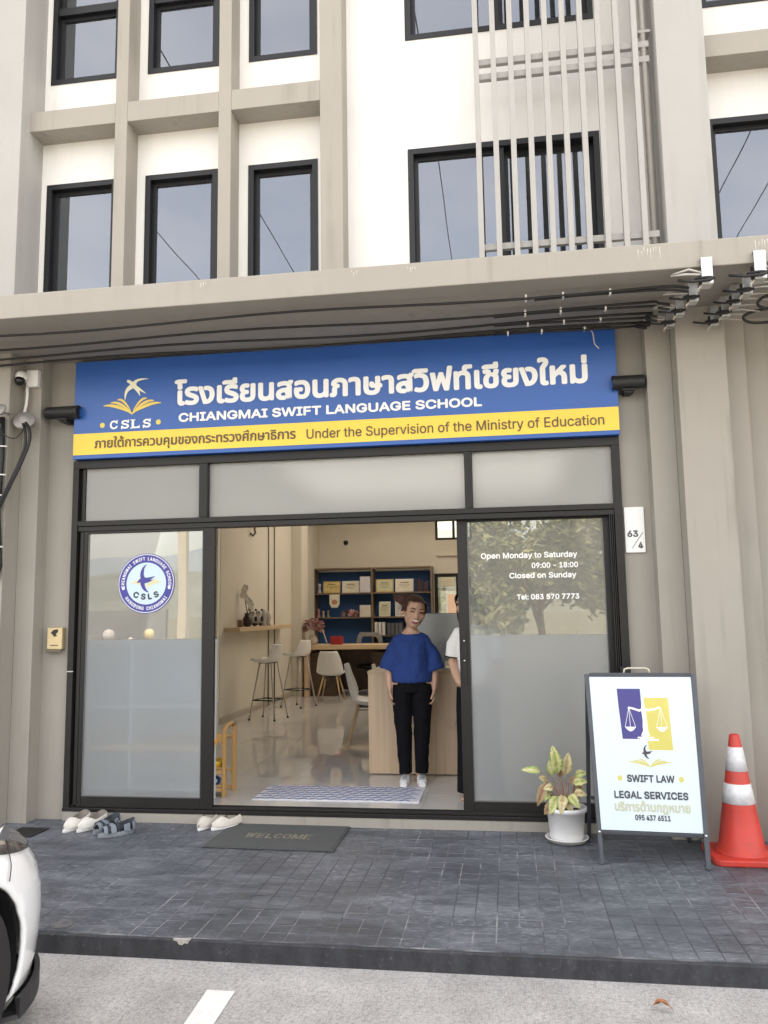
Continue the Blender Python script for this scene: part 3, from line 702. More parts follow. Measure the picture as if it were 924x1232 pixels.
# back door, back window
bd = B('wall_ledge', -1.44, -.70, 16.68, 16.76, 2.79, 2.84, TAUPE_IN, bld)
def simple_frame(name, x0, x1, z0, z1, y, t, m, parent, mull=()):
    q = MB().box(x0, x1, y, y+.06, z1-t, z1).box(x0, x1, y, y+.06, z0, z0+t).box(x0, x0+t, y, y+.06, z0+t, z1-t).box(x1-t, x1, y, y+.06, z0+t, z1-t)
    for a in mull: q.box(a-t/2, a+t/2, y+.005, y+.055, z0+t, z1-t)
    return q.build(name, m, parent, .002)
o = simple_frame('back_door', -1.50, -.75, .185, 2.43, 16.78, .07, FRAME, bld, (-1.02,)); B('pane', -1.44, -.80, 16.81, 16.816, .25, 2.36, GLASS_CLEAR, o)
o = simple_frame('back_window', -1.46, -.70, 3.12, 3.62, 16.78, .05, FRAME, bld, (-1.08,)); B('pane', -1.42, -.74, 16.81, 16.816, 3.16, 3.58, GLASS_CLEAR, o)
B('door_notice', -1.37, -1.09, 16.79, 16.797, 2.16, 2.36, mat('cream_paper', (.70, .68, .52), .7, .03, 5), bld)

OAK = wood_mat('pale_oak_panel', (.56, .39, .26), (.66, .49, .345), .45, 'Z', 14)
OAKX = wood_mat('pale_oak_plank', (.50, .36, .22), (.62, .47, .31), .45, 'X', 14)
OAKY = wood_mat('shelf_oak_plank', (.50, .36, .22), (.62, .47, .31), .45, 'Y', 14)
DARKWOOD = wood_mat('dark_brown_panel', (.05, .028, .016), (.085, .05, .03), .5, 'Z', 10)
WHITESH = mat('white_shell_plastic', (.80, .79, .77), .35, .02, 5)
DKMET = mat('black_steel', (.02, .02, .02), .4, .1, 9)
BEECH = wood_mat('beech_leg', (.55, .38, .21), (.66, .48, .28), .5, 'Z', 16)

# bookshelf on the back wall
SHOAK = wood_mat('brown_oak_edge', (.17, .115, .075), (.23, .16, .105), .5, 'Z', 14); SHOAKX = wood_mat('brown_oak_edge_x', (.17, .115, .075), (.23, .16, .105), .5, 'X', 14)
bs = thing('bookshelf', (0, 0, 0), 'blue-backed wall bookshelf with oak edges across the back of the room', 'bookshelf')
B('back_panel', -3.93, -1.51, 16.70, 16.745, .30, 2.50, mat('shelf_back_blue', (.022, .105, .30), .6, .05, 3), bs)
yb = 16.32
for a in (-3.95, -2.745, -1.535): B('upright_board', a, a+.03, yb, 16.70, .18, 2.54, SHOAK, bs)
B('top_board', -3.95, -1.505, yb, 16.70, 2.541, 2.57, SHOAKX, bs)
for a, c in ((-3.919, -2.746), (-2.714, -1.536)):
    for z in (2.035, 1.545, .60): B('shelf_board', a, c, yb, 16.70, z, z+.026, SHOAKX, bs)
def item(name, x0, x1, z0, h, m, lab, cat, y=16.40, d=.02, frame=None, lean=.1, grp=None):
    t = thing(name, ((x0+x1)/2, y, z0), lab, cat, grp)
    hw = (x1-x0)/2; mt = Matrix.Rotation(-lean, 3, 'X')
    if frame:
        MB().cbox((0, h/2*math.sin(lean), h/2), (hw, d/2, h/2), mt).build('frame', frame, t, .002)
        MB().cbox((0, h/2*math.sin(lean)-d/2-.002, h/2), (hw*.86, .0015, h/2*.84), mt).build('sheet', m, t)
        q_ = MB()
        for kz, kw in ((.72, .45), (.58, .6), (.47, .55), (.36, .3)): q_.cbox((0, h*kz*math.sin(lean)-d/2-.0045, h*kz), (hw*kw, .0006, h*.013+(.006 if kz == .72 else 0)), mt)
        q_.build('printed_lines', mat('faded_ink', (.16, .13, .09), .7), t)
    else: MB().cbox((0, h/2*math.sin(lean), h/2), (hw, d/2, h/2), mt).build('body', m, t, .002)
    return t
PAPER = mat('certificate_paper', (.66, .63, .50), .6, .10, 22); PAPERY = mat('certificate_gold_print', (.62, .50, .20), .6, .35, 14); PAPERG = mat('certificate_green_paper', (.52, .54, .36), .6, .08, 18)
GOLDF = mat('gilt_frame', (.55, .42, .18), .35, .1, 20, metal=.6); WHF = mat('white_frame', (.66, .65, .60), .5)
item('certificate', -3.76, -3.40, 2.062, .24, PAPERY, 'framed certificate with gold print, first from the wall on the top shelf', 'certificate', frame=GOLDF)
item('certificate', -3.36, -3.00, 2.062, .24, PAPER, 'framed cream certificate in the middle of the top left shelf bay', 'certificate', frame=WHF)
item('ring_binder', -2.97, -2.76, 2.062, .32, mat('binder_lilac_white', (.55, .54, .58), .5, .05), 'pale lilac document box against the middle upright of the bookshelf', 'document box', d=.2, lean=0)
item('certificate', -2.66, -2.30, 2.062, .26, PAPERG, 'framed greenish certificate just past the middle upright of the bookshelf', 'certificate', frame=GOLDF)
item('certificate', -2.26, -1.89, 2.062, .26, PAPER, 'framed cream certificate beside the dark books on the top shelf', 'certificate', frame=WHF)
random.seed(5)
DBK = [mat('book_navy', (.02, .025, .06), .6), mat('book_black', (.015, .015, .018), .6), mat('book_maroon', (.06, .02, .03), .6)]
x = -1.86
for k in range(7):
    wd = random.uniform(.028, .042); t = item('book', x, x+wd, 2.062, random.uniform(.19, .25), DBK[k % 3], 'dark upright book at the end of the top shelf', 'book', d=.17, lean=0, grp='dark books at the end of the top shelf'); x += wd+.003
# figurines
def figurine(x, z, h, m, lab, y=16.42):
    b = MB().lathe([(.002, 0), (h*.22, 0), (h*.24, h*.06), (h*.17, h*.3), (h*.12, h*.52), (h*.14, h*.58), (h*.17, h*.7), (h*.15, h*.88), (h*.05, h)], (0, 0, 0), 16)
    b.ell((-h*.13, 0, h*.93), (h*.05, h*.03, h*.07), 8, 6).ell((h*.13, 0, h*.93), (h*.05, h*.03, h*.07), 8, 6)
    o = b.build('figurine', m); o.location = (x, y, z); return tag(o, lab, 'figurine')
figurine(-3.84, 2.062, .20, mat('fig_silver', (.35, .37, .42), .3, .2, 20), 'small silver figurine in the corner of the top shelf')
figurine(-3.86, 1.572, .17, mat('fig_rose', (.42, .20, .20), .5, .2, 20), 'small rose figurine in the corner of the second shelf')
figurine(-3.76, 1.572, .13, mat('fig_tan', (.45, .33, .22), .5, .2, 20), 'small tan figurine second from the wall on the second shelf')
figurine(-3.66, 1.572, .14, mat('fig_green', (.18, .24, .16), .5, .2, 20), 'small green figurine third from the wall on the second shelf')
# hanging pennant
pn = thing('pennant', (-3.50, 16.30, 2.03), 'small cream tasselled pennant hanging from the edge of the top shelf', 'pennant')
MB().prism([(-.105, 0, 0), (.105, 0, 0), (.105, 0, -.19), (.06, 0, -.265), (-.06, 0, -.265), (-.105, 0, -.19)], (0, .008, 0)).build('cloth', PAPER, pn)
MB().ell((0, -.004, -.15), (.06, .004, .05), 14, 8).build('emblem', mat('pennant_emblem', (.45, .22, .14), .6, .2, 30), pn)
# gift boxes and flowers on the second shelf
PINKM = [mat('dusty_pink', (.56, .33, .33), .7, .2, 30), mat('deep_rose', (.40, .17, .17), .7, .2, 30), mat('pale_pink', (.62, .48, .45), .7, .2, 30)]
def posy(name, loc, rx, ry, rz_, n, mats, lab, seed, size=.035):
    t = thing(name, loc, lab, 'flowers'); rnd = random.Random(seed)
    for k, m in enumerate(mats):
        b = MB()
        for i in range(n//len(mats)):
            a = rnd.uniform(0, 2*PI); ph = math.acos(rnd.uniform(-.35, 1)); q = rnd.uniform(.75, 1.0)
            c = Vector((rx*q*math.sin(ph)*math.cos(a), ry*q*math.sin(ph)*math.sin(a), rz_*q*math.cos(ph)+rz_*.3))
            for j in range(5):
                a2 = j*2*PI/5+rnd.uniform(0, 1); d = Vector((math.cos(a2), math.sin(a2), .25)); nn = c.normalized()
                u = nn.cross(Vector((0, 0, 1))).normalized() if abs(nn.z) < .95 else Vector((1, 0, 0)); v = nn.cross(u)
                e = (u*math.cos(a2)+v*math.sin(a2)); f_ = nn.cross(e)
                b.add([c, c+e*size*.6+f_*size*.45+nn*size*.2, c+e*size+nn*size*.1, c+e*size*.6-f_*size*.45+nn*size*.2], [(0, 1, 2, 3)])
        b.build('petals', m, t, fix=False)
    return t
posy('flower_box', (-3.20, 16.42, 1.60), .19, .09, .09, 60, PINKM, 'low box of artificial pink flowers lying on the second shelf', 4, .045)
item('gift_box', -2.98, -2.76, 1.572, .235, mat('cream_box', (.60, .57, .48), .6, .04, 7), 'plain cream box on the second shelf against the middle upright', 'box', d=.2, lean=0)
item('certificate', -2.60, -2.37, 1.572, .30, PAPERG, 'upright framed certificate on the second shelf behind the woman in blue', 'certificate', frame=WHF)
item('picture_frame', -2.27, -1.98, 1.572, .34, mat('frame_collage', (.42, .45, .44), .5, .4, 16), 'large white picture frame on the second shelf behind the woman\'s head', 'picture frame', frame=WHF)
x = -2.68
for k in range(3):
    t = item('ring_binder', x, x+.058, 1.20, .26, mat('binder_white', (.62, .62, .60), .5), 'white ring binder standing below the second shelf', 'binder', d=.2, lean=0, grp='white ring binders under the second shelf'); x += .076
for k in range(4):
    t = item('ring_binder', x+.03, x+.095, 1.20, .24, mat('binder_grey', (.10, .11, .13), .5), 'dark grey ring binder beside the white ones', 'binder', d=.2, lean=0, grp='dark ring binders beside the white ones'); x += .08
B('shelf_board', -2.714, -1.536, yb, 16.70, 1.170, 1.196, SHOAKX, bs)
MB().lathe([(.001, -.03), (.045, -.03), (.05, 0)], (-3.34, 16.74, 3.12), 16, 'Y').build('wall_socket', BLACKP, bld)

# long desk
dk = thing('desk', (0, 0, 0), 'long oak-topped desk in front of the blue bookshelf', 'desk')
B('desk_top', -3.66, -1.35, 14.40, 15.2, 1.010, 1.085, OAKX, dk, .004)
B('side_panel', -3.66, -3.585, 14.42, 15.18, .18, 1.009, OAK, dk, .003)
B('modesty_panel', -3.584, -1.35, 15.05, 15.07, .25, 1.009, DARKWOOD, dk)
B('drawer_unit', -3.584, -3.10, 14.55, 15.04, .18, .95, DARKWOOD, dk, .003); B('drawer_unit', -2.45, -1.9, 14.55, 15.04, .18, .95, DARKWOOD, dk, .003)
# vase with pink flowers on the desk
v = thing('flower_vase', (-3.54, 14.62, 1.085), 'round bouquet of dusty pink flowers in a pale vase on the desk end', 'vase of flowers')
MB().lathe([(.03, 0), (.06, .005), (.085, .06), (.08, .11), (.06, .15), (.065, .17)], (0, 0, 0), 20).build('vase', mat('pale_vase', (.55, .50, .42), .4, .1, 8), v)
rnd = random.Random(9)
for k, m in enumerate(PINKM):
    b = MB()
    for i in range(46):
        a = rnd.uniform(0, 2*PI); ph = math.acos(rnd.uniform(-.5, 1)); q = rnd.uniform(.7, 1)
        c = Vector((.20*q*math.sin(ph)*math.cos(a), .17*q*math.sin(ph)*math.sin(a), .32+.17*q*math.cos(ph)))
        for j in range(6):
            a2 = rnd.uniform(0, 6.28); e = Vector((math.cos(a2), math.sin(a2), rnd.uniform(-.6, .9))).normalized()*.042; f_ = e.cross(Vector((.3, .5, .8))).normalized()*.02
            b.add([c, c+e*.6+f_, c+e, c+e*.6-f_], [(0, 1, 2, 3)])
    b.build('blossoms', m, v, fix=False)
b = MB()
for i in range(7):
    x = .19+.012*i; b.ell((x, -.05, .26-.035*i), (.012, .012, .016), 8, 6)
b.build('white_spray', mat('spray_white', (.6, .58, .55), .6), v)
item('red_box', -3.22, -3.02, 1.085, .15, mat('red_card', (.34, .02, .025), .5, .05), 'low red box lying on the long desk', 'box', y=14.7, d=.2, lean=0)
pr_ = thing('desk_printer', (-2.62, 14.75, 1.085), 'grey arched plastic back of an office chair showing above the desk', 'office chair')
b = MB(); arch = []
for i in range(13):
    a = PI*i/12; arch.append((-.25*math.cos(a)*(1 if abs(math.cos(a)) < .9 else 1), .20*min(1, math.sin(a)*1.5)))
out = [(-.27, -.05)]+[(x, z) for x, z in arch]+[(.27, -.05)]
inn = [(.18, -.05)]+[(x*.68, z*.62) for x, z in arch[::-1]]+[(-.18, -.05)]
b.prism([(x, .55, z) for x, z in out+inn], (0, .03, 0)).build('chair_back', mat('chair_grey', (.22, .23, .24), .45, .05), pr_, .004)
pr_.name = 'office_chair'
MB().ell((0, .40, -.42), (.24, .22, .05), 20, 8).build('seat', DKMET, pr_); MB().tube([(0, .42, -.46), (0, .42, -.80)], .03, 10).build('column', DKMET, pr_)
b = MB()
for k in range(5): a = k*2*PI/5; b.tube([(0, .42, -.80), (.26*math.cos(a), .42+.26*math.sin(a), -.86)], .018, 8)
b.build('star_base', DKMET, pr_)

# moulded shell chairs
def shell(name, m, parent, w=.235, back=.40, stool=False):
    prof = []
    H_ = .0
    if not stool: ctrl = [(-.235, .40), (-.215, .30), (-.19, .18), (-.165, .07), (-.12, .0), (-.03, -.022), (.08, -.018), (.17, .0), (.215, .006), (.235, -.012)]; ww = [.62, .80, .92, 1, 1, .98, .96, .92, .84, .74]
    else: ctrl = [(-.20, .25), (-.19, .18), (-.175, .10), (-.15, .04), (-.10, .0), (-.02, -.015), (.08, -.012), (.15, .0), (.19, .004), (.205, -.01)]; ww = [.55, .75, .88, .95, 1, 1, 1, .98, .92, .8]
    nu = 14; vs = []
    for (y, z), q in zip(ctrl, ww):
        for i in range(nu+1):
            u = -1+2*i/nu; wr = w*q
            edge = abs(u)**3
            if z > .05 or y < -.12: vs.append((wr*u, y+edge*.075*(1 if z < .3 else .6), z+edge*.01))
            else: vs.append((wr*u, y, z+edge*.055))
    n = nu+1; fs = [(i*n+j, i*n+j+1, (i+1)*n+j+1, (i+1)*n+j) for i in range(len(ctrl)-1) for j in range(nu)]
    o = MB().add(vs, fs, True).build(name, m, parent, fix=False)
    s_ = o.modifiers.new('s', 'SOLIDIFY'); s_.thickness = .014; s_.offset = 0
    q = o.modifiers.new('u', 'SUBSURF'); q.levels = 1; q.render_levels = 1
    return o
def shell_chair(loc, rz, lab):
    t = thing('shell_chair', loc, lab, 'chair', 'white shell chairs around the room', rz)
    s = shell('shell_seat', WHITESH, t); s.location = (0, 0, .44)
    for sx in (-1, 1):
        for sy in (-1, 1):
            MB().tube([(sx*.11, sy*.09, .425), (sx*.21, sy*.20+.0, 0)], [.016, .010], 8).build('leg', BEECH, t)
    b = MB()
    for sy in (-1, 1): b.tube([(-.125, sy*.10, .38), (.125, sy*.10, .38)], .005, 6).tube([(-.13, sy*.105, .36), (.175, sy*.16, .16)], .004, 6).tube([(.13, sy*.105, .36), (-.175, sy*.16, .16)], .004, 6)
    for sx in (-1, 1): b.tube([(sx*.12, -.10, .38), (sx*.12, .10, .38)], .005, 6)
    b.box(-.11, .11, -.09, .09, .405, .418)
    b.build('wire_brace', DKMET, t)
    return t
c1 = shell_chair((-3.02, 13.75, zf), PI, 'white shell chair with beech legs pushed up to the long desk')
c1.rotation_euler = (0, 0, 0)
c2 = copy_tree(c1, None, (-1.60, 9.15, zf), R(-82), 'white shell chair seen side on next to the oak counter')
c3 = copy_tree(c1, None, (-1.46, 10.05, zf), R(-80), 'white shell chair half hidden behind the oak counter, farther from the door')
c2.scale = (1.08, 1.08, 1.08)
def bar_stool(loc, rz, lab):
    t = thing('bar_stool', loc, lab, 'bar stool', 'white bar stools by the wall shelf', rz)
    s = shell('shell_seat', WHITESH, t, .20, stool=True); s.location = (0, 0, .80)
    for sx in (-1, 1):
        for sy in (-1, 1): 
            MB().tube([(sx*.09, sy*.09, .79), (sx*.20, sy*.20, .01)], [.012, .010], 8).build('leg', mat('champagne_steel', (.50, .46, .40), .3, .05, metal=.4), t)
            MB().lathe([(.018, 0), (.018, .015), (.012, .02)], (sx*.20, sy*.20, 0), 10).build('foot_cap', DKMET, t)
    b = MB(); q = .163
    for a, c in (((-q, -q), (q, -q)), ((q, -q), (q, q)), ((q, q), (-q, q)), ((-q, q), (-q, -q))): b.tube([(*a, .27), (*c, .27)], .009, 8)
    b.box(-.09, .09, -.09, .09, .78, .792).build('footrest', DKMET, t)
    return t
s1 = bar_stool((-3.42, 11.42, zf), R(78), 'white bar stool nearer the door under the wall shelf')
s2 = copy_tree(s1, None, (-3.38, 12.95, zf), R(66), 'white bar stool farther from the door, beyond the first one')

# wall shelf with its things
ws = thing('wall_shelf', (0, 0, 0), 'floating oak shelf on the cream wall above the bar stools', 'shelf')
B('shelf_board', -3.923, -3.69, 10.95, 13.75, 1.415, 1.475, OAKY, ws, .004)
vs_ = thing('orchid_vase', (-3.80, 11.60, 1.475), 'dark vase of white orchids with black and white dolls, on the wall shelf', 'vase of flowers')
MB().lathe([(.02, 0), (.05, .005), (.075, .05), (.07, .11), (.04, .16), (.035, .18), (.045, .20)], (0, 0, 0), 18).build('vase', mat('dark_vase', (.04, .03, .03), .3, .3, 20), vs_)
b = MB().tube([(0, 0, .18), (-.02, -.01, .34), (-.05, 0, .50), (-.02, 0, .60)], .006, 6).tube([(0, 0, .18), (.02, .02, .30), (.05, .02, .40)], .005, 6); b.build('stem', mat('stem_brown', (.08, .06, .03), .6), vs_)
rnd = random.Random(2); b = MB()
for c in ((-.05, 0, .52), (-.02, -.02, .57), (-.06, -.02, .46), (.05, 0, .34), (.03, -.03, .38), (.06, .02, .30), (-.02, -.03, .44)):
    for j in range(5):
        a = j*1.256+rnd.uniform(0, 1); e = Vector((math.cos(a), -.25, math.sin(a)))*.055; f_ = Vector((-math.sin(a), 0, math.cos(a)))*.026; c_ = Vector(c)
        b.add([c_, c_+e*.6+f_, c_+e, c_+e*.6-f_], [(0, 1, 2, 3)])
b.build('petals', mat('orchid_white', (.75, .73, .66), .6), vs_, fix=False)
def doll(x, y, k, lab):
    t = thing('panda_doll', (x, y, 1.475), lab, 'doll', 'black and white dolls on the wall shelf')
    W_ = mat('doll_white', (.55, .53, .50), .8); K_ = mat('doll_black', (.02, .02, .02), .8)
    MB().ell((0, 0, .09), (.06, .05, .075), 14, 9).ell((0, -.005, .20), (.055, .05, .05), 14, 9).build('body', W_, t)
    MB().ell((-.045, 0, .245), (.018, .012, .018), 8, 6).ell((.045, 0, .245), (.018, .012, .018), 8, 6).ell((-.02, -.048, .205), (.013, .008, .016), 8, 6).ell((.02, -.048, .205), (.013, .008, .016), 8, 6).ell((-.055, -.02, .11), (.022, .03, .045), 8, 6).ell((.055, -.02, .11), (.022, .03, .045), 8, 6).ell((-.04, -.04, .03), (.028, .03, .028), 8, 6).ell((.04, -.04, .03), (.028, .03, .028), 8, 6).build('dark_markings', K_, t)
    return t
doll(-3.80, 11.86, 0, 'black and white doll on the wall shelf, nearer the vase'); doll(-3.78, 12.10, 1, 'black and white doll on the wall shelf, between the vase and the clear figures')
MB().lathe([(.04, 0), (.045, .10), (.04, .105)], (0, 0, 0), 14).build('candle_cup', mat('brown_cup', (.20, .13, .08), .5)).location = (-3.80, 11.28, 1.475)
tag(bpy.data.objects['candle_cup'], 'small brown cup at the near end of the wall shelf', 'cup')
for k, (y, h) in enumerate(((12.40, .26), (12.62, .22))):
    o = MB().lathe([(.03, 0), (.05, .005), (.03, .04), (.045, h*.6), (.03, h*.9), (.01, h)], (0, 0, 0), 14).build('glass_figure', mat('cloudy_glass', (.38, .37, .35), .1)); o.location = (-3.79, y, 1.475)
    tag(o, ('taller' if k == 0 else 'shorter')+' cloudy glass ornament on the far part of the wall shelf', 'ornament')
MB().tube([(-3.92, 12.1, 3.05), (-3.86, 12.1, 3.0), (-3.84, 12.1, 2.90), (-3.88, 12.1, 2.86), (-3.92, 12.1, 2.90)], .018, 8).tube([(-3.84, 12.1, 2.98), (-3.84, 12.1, 3.6)], .015, 8).build('wall_hook_bracket', mat('hook_bronze', (.16, .12, .08), .5), lw)

# counter with monitor
ct = thing('reception_counter', (0, 0, 0), 'pale oak reception counter behind the two women', 'counter')
for k in range(3): B('front_board', -1.315+k*.62, -1.315+(k+1)*.62-.003, 7.58, 7.60, .19, 1.085, OAK, ct, .001)
B('side_board', -1.315, -1.295, 7.603, 8.25, .18, 1.085, OAK, ct); B('counter_top', -1.32, .56, 7.57, 8.26, 1.086, 1.112, OAKX, ct, .003)
B('plinth', -1.29, .54, 7.60, 8.2, .18, .189, DARKWOOD, ct)
mo = thing('monitor', (-.655, 7.90, 1.112), 'grey back of a computer monitor standing on the oak counter', 'monitor')
MB().cbox((.0, 0, .30), (.245, .012, .225)).build('screen_back', mat('satin_aluminium', (.30, .31, .31), .35, .04, 4, metal=.4), mo, .006)
MB().cbox((0, -.018, .12), (.04, .006, .12)).cbox((0, 0, .004), (.11, .09, .004)).build('stand', mat('satin_aluminium', (.3, .3, .3)), mo, .003)
mo.rotation_euler = (0, 0, R(-6))
o = MB().tube([(-.70, 7.55, 1.10), (-.695, 7.545, .95), (-.66, 7.54, .78), (-.60, 7.54, .66), (-.54, 7.54, .62), (-.50, 7.55, .70)], .006, 8).build('cable', mat('cream_cable', (.60, .55, .45), .5)); tag(o, 'thin cream cable looping down the front of the oak counter', 'cable')

# patterned floor mat inside the door
MATB = mat('mat_white', (.66, .67, .72), .85, .08, 30); MATN = mat('mat_navy', (.03, .055, .26), .85, .2, 30); MATL = mat('mat_sky', (.13, .24, .55), .85, .2, 30)
im = thing('patterned_rug', (0, 0, zf), 'blue and white patterned rug just inside the open doorway', 'rug')
corners = [(-2.05, 6.49), (-.745, 6.51), (-.735, 7.02), (-2.10, 7.035)]
B('backing', -2.085, -.74, 6.50, 7.03, .0005, .008, MATB, im, .002)
bn = MB(); bl = MB(); rnd = random.Random(8)
for i in range(15):
    for j in range(7):
        x = -2.035+i*.0905+(.045 if j % 2 else 0); y = 6.54+j*.074
        if x > -.79: continue
        for b_, s_, dx, dy, w_ in ((bn, 1, -.02, 0, .027), (bl, -1, .022, .004, .024)):
            a = s_*R(rnd.uniform(22, 48)); L = rnd.uniform(.034, .050); c, sn = math.cos(a), math.sin(a)
            q = [(-L, 0), (-L*.2, w_*.55), (L, 0), (L*.2, -w_*.55)]
            b_.poly([(x+dx+p*c-r_*sn, y+dy+p*sn+r_*c, .0095) for p, r_ in q])
tag(bn.build('navy_pattern', MATN, im, fix=False), kind='stuff'); tag(bl.build('sky_pattern', MATL, im, fix=False), kind='stuff')
for o in im.children: o.location.z = 0

# wooden toy rack inside the left door
tr_ = thing('toy_rack', (0, 0, zf), 'small beech toy rack with trays just inside the left glass door', 'rack')
PINE = wood_mat('honey_pine', (.46, .25, .085), (.56, .33, .13), .45, 'Z', 12)
def curved_post(x, y): return MB().box(x-.014, x+.014, y, y+.05, 0, .50).box(x-.014, x+.014, y+.005, y+.045, .50, .545)
for y in (6.56, 6.80): curved_post(-2.345, y).build('side_post', PINE, tr_, .006); curved_post(-2.80, y).build('side_post', PINE, tr_, .006)
for z, h in ((.47, .07), (.20, .03), (.06, .025)):
    MB().cbox((-2.572, 6.70, z), (.212, .13, .009), Matrix.Rotation(R(-12), 3, 'X')).cbox((-2.572, 6.565, z+.0), (.212, .006, h/2)).build('tray', PINE, tr_, .002)
MB().tube([(-2.345, 6.585, .53), (-2.345, 6.63, .56), (-2.345, 6.76, .57), (-2.345, 6.83, .54)], .016, 8).build('top_rail', PINE, tr_)
ty = thing('toy_basket', (-2.46, 6.66, zf+.215), 'yellow toy tub with black dots on the middle tray of the toy rack', 'toy')
MB().lathe([(.05, 0), (.085, .01), (.10, .06), (.095, .065), (.09, .055)], (0, 0, 0), 20).build('tub', mat('toy_yellow', (.75, .45, .04), .45, .1), ty)
b = MB(); [b.ell((.095*math.cos(a), .095*math.sin(a), .038), (.012, .012, .012), 8, 6) for a in (-1.2, -1.9, -2.6, -.4)]; b.build('dots', DKMET, ty)
o = MB().ell((0, 0, .04), (.06, .05, .04), 12, 8).box(-.05, .03, -.04, .04, 0, .03).build('toy_car', mat('toy_blue', (.03, .10, .28), .4)); o.location = (-2.46, 6.66, zf+.075); tag(o, 'small blue toy on the lowest tray of the toy rack', 'toy')

# display cabinet behind the left glass door, with balls on top
cb = thing('display_cabinet', (0, 0, 0), 'low open cabinet blurred behind the frosted half of the left glass door', 'cabinet')
CABW = mat('cabinet_bluegrey', (.58, .63, .68), .6, .04)
for x in (-3.62, -3.0, -2.42): B('side_board', x-.012, x+.012, 6.24, 6.56, .18, 1.43, CABW, cb)
for z, m in ((1.43, CABW), (.93, CABW), (.60, wood_mat('orange_shelf', (.78, .40, .13), (.80, .46, .18))), (.30, CABW)): B('shelf_board', -3.735, -2.40, 6.22, 6.57, z, z+.045 if m is not CABW else z+.022, m, cb)
B('back_board', -3.62, -2.42, 6.56, 6.575, .18, 1.43, CABW, cb)
# ------------------------------------------------------------------ people
def remesh(name, mb, voxel, m, parent, smooth=4, fac=.5, disp=None, hr=.0):
    o = mb.build('tmp', None)
    r = o.modifiers.new('r', 'REMESH'); r.mode = 'VOXEL'; r.voxel_size = voxel; r.use_smooth_shade = True
    if smooth: s = o.modifiers.new('s', 'SMOOTH'); s.factor = fac; s.iterations = smooth
    dg = bpy.context.evaluated_depsgraph_get(); dg.update()
    me = bpy.data.meshes.new_from_object(o.evaluated_get(dg)); old = o.data; bpy.data.objects.remove(o); bpy.data.meshes.remove(old)
    if disp:
        me.update()
        nr = [v.normal.copy() for v in me.vertices]; cs = [v.co.copy() for v in me.vertices]
        me.vertices.foreach_set('co', [x for c, n_ in zip(cs, nr) for x in (c+n_*disp(c))]); me.update()
    me.name = name; me.materials.clear(); me.materials.append(m)
    for p in me.polygons: p.use_smooth = True
    return link(name, me, parent)
def skin_mat(name, c):
    m = mat(name, c, .5, .08, 7, .04, 150); p = m.node_tree.nodes['Principled BSDF']
    p.inputs['Subsurface Weight'].default_value = .12; p.inputs['Subsurface Radius'].default_value = (.01, .004, .002); p.inputs['Subsurface Scale'].default_value = .5; return m
SKIN = skin_mat('light_tan_skin', (.56, .335, .235)); HAIR = mat('dark_brown_hair', (.075, .032, .020), .45, .45, 4, .5, 60, stretch=(30, 30, 3)); HAIRK = mat('black_hair', (.014, .012, .012), .4, .4, 4, .5, 60, stretch=(30, 30, 3))
NAVY = mat('cobalt_knit', (.010, .045, .20), .9, .14, 14, .25, 260); BLKCL = mat('black_trouser_cloth', (.0065, .0065, .009), .9, .25, 9, .2, 200, spec=.15); WHCL = mat('white_blouse_cloth', (.74, .73, .72), .75, .04, 9, .2, 160)
EYEK = mat('dark_eye', (.02, .012, .01), .3); LIP = mat('rose_lips', (.34, .12, .11), .4); TEETH = mat('teeth_white', (.82, .80, .75), .3)

def head_geo(mb, H, rot):
    """head about 0.225 m high centred on H; rot turns it"""
    def P(x, y, z): return Vector(H)+rot @ Vector((x, y, z))
    mb.ell(P(0, .015, .03), (.074, .092, .088), 22, 14, rot)
    mb.ell(P(0, -.022, -.03), (.063, .062, .078), 20, 12, rot)
    mb.ell(P(0, -.045, -.085), (.030, .028, .022), 14, 8, rot)
    for s in (-1, 1):
        mb.ell(P(s*.036, -.055, -.022), (.027, .022, .024), 12, 8, rot)
        mb.ell(P(s*.076, .015, -.01), (.010, .018, .030), 10, 8, rot)
        mb.ell(P(s*.030, -.070, .026), (.024, .010, .007), 10, 6, rot)
        mb.ell(P(s*.009, -.090, -.030), (.007, .008, .006), 8, 6, rot)
    mb.tube([P(0, -.074, .02), P(0, -.086, -.008), P(0, -.101, -.026), P(0, -.082, -.036)], [.007, .008, .011, .007], 10)
    mb.ell(P(0, -.072, -.056), (.028, .012, .013), 12, 8, rot)
